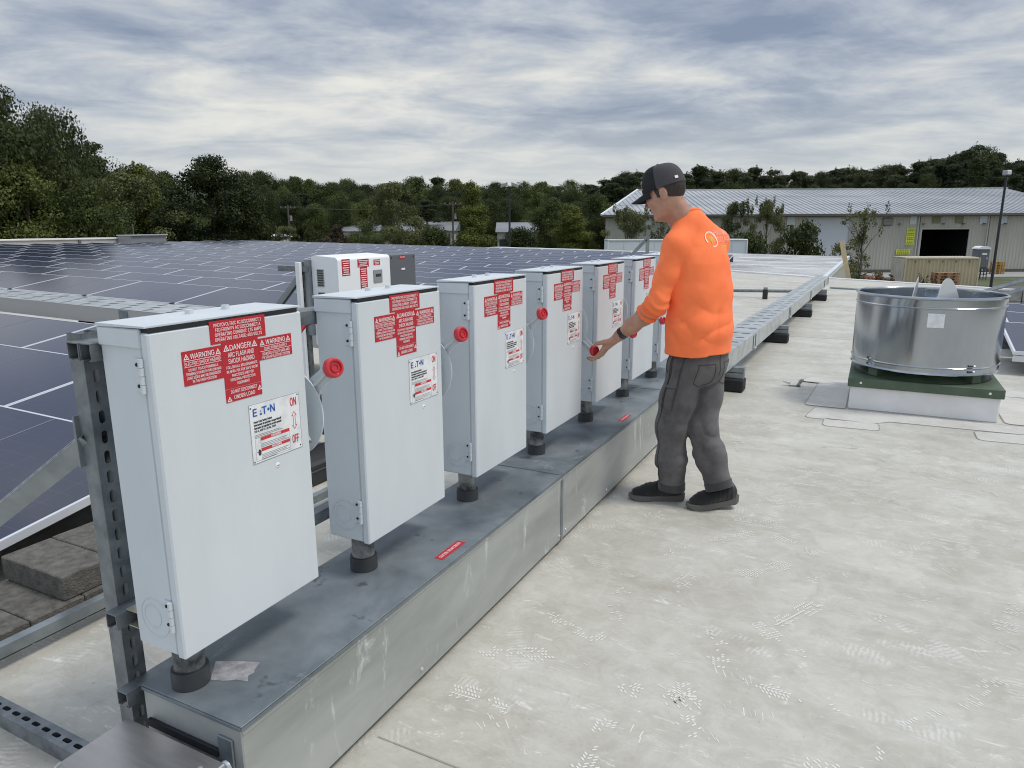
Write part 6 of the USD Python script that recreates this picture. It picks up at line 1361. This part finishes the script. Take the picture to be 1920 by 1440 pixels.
MB().add(*tube(ring, .0075, 8, False)).build('collar', 'shirt_orange', shirt, smooth=40)
a = unit(WRI - ELB); g1 = unit(np.cross(a, [0, 0, 1.])); g2 = np.cross(a, g1); ring = np.array([CUF - a * .004 + (g1 * math.cos(t) + g2 * math.sin(t)) * .0450 for t in th]); MB().add(*tube(ring, .0068, 8, False)).build('cuff', 'shirt_orange', shirt, smooth=40)
ring2 = np.array([CC + axn * .016 + (e1 * math.cos(t) + e2 * math.sin(t)) * .0580 for t in th]); MB().add(*tube(ring2, .0016, 6, False)).build('neck_chain', 'chain_silver', worker, smooth=40)
# trousers
def trouser_sd(P):
    tc = torso_coords(P, 1.30)
    d = chain(tc, [((0, -.004, .90), .128), ((0, -.012, .79), .134)], .05)
    ll = chain(P, [(HIL, .098), (HIL * .45 + KNL * .55, .084), (KNL, .074), (KNL * .45 + ANL * .55, .070), (ANL + [.004, 0, -.03], .069)], .06)
    lr = chain(P, [(HIR, .098), (HIR * .45 + KNR * .55, .083), (KNR, .071), (KNR * .45 + ANR * .55, .070), (ANR + (ANR - KNR) * .12, .069)], .06)
    z = P[:, 2]
    for nm, kn, an in (('l', KNL, ANL), ('r', KNR, ANR)):
        w1 = np.exp(-((z - an[2] - .10) / .10) ** 2); w2 = np.exp(-((z - kn[2] + .03) / .12) ** 2); u = (P - kn) @ PF; q = 3.5 * meshkit.noise(P * [6, 6, 9], 9)
        n4 = meshkit.noise(P * [9, 9, 5], 31); rid = lambda x: 1 - 2 * np.abs(np.sin(x)) ** .65; fold = (.0055 * w1 * rid(z * 34 + u * 20 + q * .8) + .0040 * w2 * rid(z * 20 - u * 30 + q * .8)) * np.clip(n4 * 1.9 - .35, 0, 1) + .0045 * rid(u * 26 + z * 4 + q * .5) * np.clip(n4 * 1.6 - .4, 0, 1)
        if nm == 'l': ll = ll + fold
        else: lr = lr + fold
    d = smin(d, ll, .025); d = smin(d, lr, .014)
    d = d + .006 * (meshkit.fbm(P * [7, 7, 4], 4, 3) - .5) + .003 * np.sin(P[:, 2] * 40 + ((P - PC) @ PF) * 50 + 3 * meshkit.noise(P * 5, 1)) * np.clip((P[:, 2] - .55) / .2, 0, 1)
    d = np.maximum(d, z - .895)
    lw = P - ANR; ar = unit(ANR - KNR)
    nearl = np.linalg.norm((P - ANL)[:, :2], axis=1) < np.linalg.norm((P - ANR)[:, :2], axis=1)
    d = np.maximum(d, np.where(nearl, .072 - z, lw @ ar - .048))
    return d
pm = taubin(sdf_mesh(trouser_sd, (-1.12, 3.46, .05), (-.48, 4.06, .92), .0068), 3)
pants = obj('trousers', pm, 'trouser_grey', worker, smooth=True)
def hem(axis_pt, ar, thick, h0, h1, nm):
    def fn(P): s = (P - axis_pt) @ ar; return np.maximum(trouser_sd(P) - thick, np.maximum(h0 - s, s - h1))
    return fn
arl = np.array([0, 0, -1.]); arr = unit(ANR - KNR)
obj('trouser_cuff', taubin(sdf_mesh(hem(ANL, arl, .004, -.018, .0275, ''), ANL - .13, ANL + .13, .005), 2), 'trouser_hem', pants, smooth=40)
obj('trouser_cuff', taubin(sdf_mesh(hem(ANR, arr, .004, .004, .0475, ''), ANR - .14, ANR + .14, .005), 2), 'trouser_hem', pants, smooth=40)
def leg_axis(z): return np.where(z > KNL[2], KNL + (HIL - KNL) * ((z - KNL[2]) / (HIL[2] - KNL[2])), ANL + (KNL - ANL) * ((z - ANL[2]) / (KNL[2] - ANL[2])))
def sides(Z, A, off):
    """points of the left trouser leg's cloth at heights Z and angles A round the leg, lifted by off"""
    Z, A, off = np.broadcast_arrays(np.asarray(Z, float), np.asarray(A, float), np.asarray(off, float)); ax = np.array([leg_axis(z) for z in Z]); dr = PLF * np.cos(A)[:, None] + PF * np.sin(A)[:, None]
    return march(trouser_sd, ax + dr * .22, -dr, 0, .22, 45) + dr * off[:, None]
Z = np.linspace(.84, .13, 40); MB().add(*tube(sides(Z, .30, .0006), .0024, 5)).build('side_seam', 'trouser_seam', pants, smooth=40)
# hammer-loop pocket and rear pocket: flaps of cloth laid on the leg
def cloth_patch(z0, z1, a0, a1, off, nm, m='trouser_grey', n=9):
    i, j = np.divmod(np.arange(n * n), n); e = np.where((i > 0) & (i < n - 1) & (j > 0) & (j < n - 1), 1, -.4)
    V = sides(z0 + (z1 - z0) * i / (n - 1), a0 + (a1 - a0) * j / (n - 1), off * e)
    F = [[i * n + j, i * n + j + 1, (i + 1) * n + j + 1, (i + 1) * n + j] for i in range(n - 1) for j in range(n - 1)]; obj(nm, (V, np.array(F)), m, pants, smooth=40)
cloth_patch(.545, .80, .18, -.42, .005, 'tool_pocket'); cloth_patch(.668, .685, .30, -.50, .0075, 'pocket_band', 'trouser_grey'); cloth_patch(.668, .672, .30, -.50, .0090, 'pocket_stitch', 'trouser_seam', 6)
for a in (.20, -.44): MB().add(*tube(sides(np.linspace(.835, .55, 24), a, .002), .0022, 5)).build('pocket_stitch', 'trouser_seam', pants, smooth=40)
s = np.linspace(0, 1, 14); MB().add(*tube(sides(.845 - .10 * s, .95 - .45 * s, .002), .003, 5)).build('pocket_opening', 'trouser_seam', pants, smooth=40)
def seat(q): q = np.asarray(q); return march(trouser_sd, PC + PLF * q[:, :1] + np.array([0, 0, 1.]) * (q[:, 1:] - PC[2]) - PF * .26, PF, 0, .26, 45)
for pts in ([(-.035, .80), (-.035, .695), (-.085, .672), (-.135, .695), (-.135, .80), (-.035, .80)], [(.13, .80), (.128, .695), (.085, .672), (.035, .695), (.035, .80), (.13, .80)], [(0, .86), (0, .74)]):
    q = np.vstack([np.linspace(a, b, 8)[:-1] for a, b in zip(pts[:-1], pts[1:])] + [[pts[-1]]]); MB().add(*tube(seat(q), .0024, 5)).build('pocket_stitch', 'trouser_seam', pants, smooth=40)
# shoes
def shoe(heel, toe, z0, pitch, nm):
    heel, toe = np.array([*heel, 0.]), np.array([*toe, 0.]); X = unit(toe - heel); Y = np.cross([0, 0, 1.], X); L = np.linalg.norm(toe - heel)
    ca, sa = math.cos(pitch), math.sin(pitch); piv = .70 * L
    def W(v):
        x, y, z = v[:, 0], v[:, 1], v[:, 2]; t = np.maximum(piv - x, 0); zz = z + t * math.tan(pitch); return heel + x[:, None] * X + y[:, None] * Y + (zz + z0)[:, None] * np.array([0, 0, 1.])
    u = np.array([0, .02, .08, .2, .35, .5, .65, .8, .9, .97, 1.]); wv = np.array([.012, .026, .036, .037, .034, .037, .045, .046, .038, .024, .010])
    out = Polygon([(a * L, b) for a, b in zip(u, wv)] + [(a * L, -b * .96) for a, b in zip(u[::-1], wv[::-1])]).buffer(.004)
    sv, sf = extr(out.segmentize(.02), .030)
    m = trimesh.Trimesh(sv, sf); m = m.subdivide(); sv, sf = np.array(m.vertices), np.array(m.faces); sv[:, 2] += np.where(sv[:, 2] < .01, np.clip((sv[:, 0] / L - .82) / .18, 0, 1) ** 2 * .016 + np.clip((.08 - sv[:, 0] / L) / .08, 0, 1) ** 2 * .01, np.clip((.3 - sv[:, 0] / L) / .3, 0, 1) * .010)
    t = obj('shoe', (W(sv), sf), 'shoe_sole', worker, smooth=40)
    def up(P):
        a = chain(P, [((.045, 0, .058), .040), ((.11, 0, .070), .041), ((.19, 0, .048), .040), ((L - .045, 0, .034), .034)], .03); q = P.copy(); d = ell(P, (L * .5, 0, .03), (L * .52, .048, .075)); a = smin(a, cap_(P, (.055, 0, .06), (.065, 0, .10), .040, .040), .02)
        return np.maximum(np.maximum(a, .024 - P[:, 2]), P[:, 2] - .118) + .0012 * np.sin(P[:, 0] * 260)
    uv, uf = sdf_mesh(up, (-.02, -.07, 0), (L + .03, .07, .13), .005); obj('upper', (W(uv), uf), 'shoe_black', t, smooth=50)
    lc = MB()
    for i in range(5): x = .125 + .016 * i; zc = .112 - .0105 * i; lc.add(*tube(W(np.array([[x, -.022, zc - .008], [x + .004, 0, zc + .002], [x, .022, zc - .008]])), .003, 5))
    lc.build('laces', 'shoe_black', t, smooth=40)
shoe((-.835, 3.752), (-1.112, 3.628), .001, 0.0, 'l'); shoe((-.548, 3.766), (-.788, 3.628), .001, .17, 'r')
# watch
a = unit(WRI - CUF); wc = WRI - a * .022; g1 = unit(np.cross(a, [0, 0, 1.])); g2 = np.cross(a, g1); P = [(.0315, -.011), (.0345, -.011), (.0345, .011), (.0315, .011), (.0315, -.011)]
wt = MB().add(*place(lathe(P[::-1], 36), wc, g1, g2, a)).build('watch', 'watch_black', worker, smooth=30)
vn = unit(np.array([.25, -.85, -.35]) - a * np.dot([.25, -.85, -.35], a)); vs = np.cross(vn, a)
MB().add(*place(cbox(-.013, .013, -.012, .012, .032, .039, .003), wc, a, vs, vn)).build('watch_face', 'watch_glass', wt)
# hair, moustache, cap
def hair_sd(P):
    q = hl(P); qs = q.copy(); qs[:, 1] = np.abs(qs[:, 1]); d = ell(q, (-.010, 0, .006), (.104, .0835, .100)); d = np.maximum(d, np.maximum(q[:, 0] + .030 - .25 * np.maximum(q[:, 2] + .02, 0), -.074 - .25 * (q[:, 0] + .06) - q[:, 2]))
    sb_ = np.maximum(np.maximum(ell(qs, (.0, 0, .0), (.102, .0815, .10)), np.abs(q[:, 0] - .017 - .2 * q[:, 2]) - .011), np.abs(q[:, 2] + .005) - .034); d = np.minimum(d, sb_)
    return np.maximum(d, q[:, 2] - .04) + .003 * (meshkit.fbm(P * 130, 2, 1) - .5)
obj('hair', sdf_mesh(hair_sd, HC - .15, HC + .15, .0042), 'hair_dark', worker, smooth=True)
def mo_sd(P): q = hl(P); qs = q.copy(); qs[:, 1] = np.abs(qs[:, 1]); return np.maximum(head_sd(P) - .0022, cap_(qs, (.104, .004, -.0685), (.092, .026, -.077), .0052, .0035))
obj('moustache', sdf_mesh(mo_sd, hw((.08, 0, -.07))[0] - .05, hw((.08, 0, -.07))[0] + .05, .0025), 'hair_dark', worker, smooth=True)
def brow_sd(P): q = hl(P); qs = q.copy(); qs[:, 1] = np.abs(qs[:, 1]); return np.maximum(head_sd(P) - .002, cap_(qs, (.10, .012, .008), (.083, .050, .009), .005, .003))
obj('eyebrows', sdf_mesh(brow_sd, hw((.08, 0, .0))[0] - .07, hw((.08, 0, .0))[0] + .07, .0028), 'hair_dark', worker, smooth=True)
capx = worker
def dome(p0, p1, m, nm, parent):
    n, k = 28, 16; V = []
    for lay in (0, 1):
        for i in range(n + 1):
            ph = p0 + (p1 - p0) * i / n
            for j in range(k + 1):
                t = j / k; g = math.cos(t * math.pi / 2) ** .62; hgt = math.sin(t * math.pi / 2) ** .92
                fr = .5 + .5 * math.cos(ph); ax = .114 + .002 * fr; x = (-.004 + ax * math.cos(ph) * g) - .006 * fr * hgt * g; y = .0905 * math.sin(ph) * g
                z = .008 - .006 * (1 - fr) + (.122 + .008 * fr * (1 - t)) * hgt
                s = 1 - .022 * lay; V.append((x * s, y * s, z - .002 * lay))
    w = k + 1; F = []
    for lay in (0, 1):
        b = lay * (n + 1) * w
        for i in range(n):
            for j in range(k):
                q = [b + i * w + j, b + (i + 1) * w + j, b + (i + 1) * w + j + 1, b + i * w + j + 1]; F.append(q if lay == 0 else q[::-1])
    o = (n + 1) * w
    for i in range(n): F.append([i * w, o + i * w, o + (i + 1) * w, (i + 1) * w])
    V = hw(np.array(V)); return obj(nm, (V, np.array(F)), m, parent, smooth=60)
capo = dome(math.radians(-84), math.radians(84), 'cap_black', 'cap', worker)
dome(math.radians(84.4), math.radians(180), 'cap_grey', 'rear_panel', capo); dome(math.radians(180.4), math.radians(275.6), 'cap_grey', 'rear_panel', capo)
nu, nv = 25, 9; V = []
for lay in (0, 1):
    for i in range(nu):
        u = -1 + 2 * i / (nu - 1); ph = u * math.radians(61); xi, yi = -.004 + .1145 * math.cos(ph), .0905 * math.sin(ph)
        for j in range(nv):
            v = j / (nv - 1); ln = .074 * max(0, 1 - abs(u) ** 3.2) ** .5; x = xi + v * ln; y = yi * (1 - .04 * v); z = .012 - .016 * v - (y / .09) ** 2 * (.010 + .020 * v) - .004 * lay; V.append((x, y, z))
F = []
for lay in (0, 1):
    b = lay * nu * nv
    for i in range(nu - 1):
        for j in range(nv - 1): q = [b + i * nv + j, b + i * nv + j + 1, b + (i + 1) * nv + j + 1, b + (i + 1) * nv + j]; F.append(q if lay else q[::-1])
o = nu * nv
for i in range(nu - 1): F.append([i * nv + nv - 1, o + i * nv + nv - 1, o + (i + 1) * nv + nv - 1, (i + 1) * nv + nv - 1])
obj('brim', (hw(np.array(V)), np.array(F)), 'cap_black', capo, smooth=50)
MB().add(*place(lathe([(0, .005), (.005, .004), (.007, 0)], 12), hw((-.004, 0, .129))[0], HX, HL, HU)).build('cap_button', 'cap_black', capo, smooth=40)
def cap_pt(ph, z, o=.0015):
    h = min(1, max(0, (z - .008) / .127)); t = math.asin(h ** (1 / .92)) / (math.pi / 2); g = math.cos(t * math.pi / 2) ** .62; fr = .5 + .5 * math.cos(ph)
    x = -.004 + (.1165 + o) * math.cos(ph) * g - .006 * fr * h * g; y = (.0905 + o) * math.sin(ph) * g; return (x, y, z)
tm = meshkit.text_mesh('OE', .018, .0001, True); v = np.array(tm.vertices); f = np.array(tm.faces); keep = (v[:, 2] > .00005)[f].all(1); v[:, 0] -= v[:, 0].mean()
obj('cap_lettering', (hw(np.array([cap_pt(math.radians(20) - p[0] / .095, .042 + p[1]) for p in v])), f[keep]), 'cap_orange', capo, smooth=False)
for k in range(5):
    for zz in (.030, .066): a = math.radians(20) + (.024 - .012 * k) / .095; MB().add(*tube(hw(np.array([cap_pt(a + .03, zz), cap_pt(a - .03, zz + .008)])), .0009, 4)).build('cap_stitch', 'print_cream', capo, smooth=False)
q = [cap_pt(math.radians(a), z, .002) for a, z in ((137, .020), (147, .020), (147, .034), (137, .034))]; obj('cap_tag', (hw(np.array(q)), np.array([[0, 1, 2, 3]])), 'label_white', capo, smooth=False)
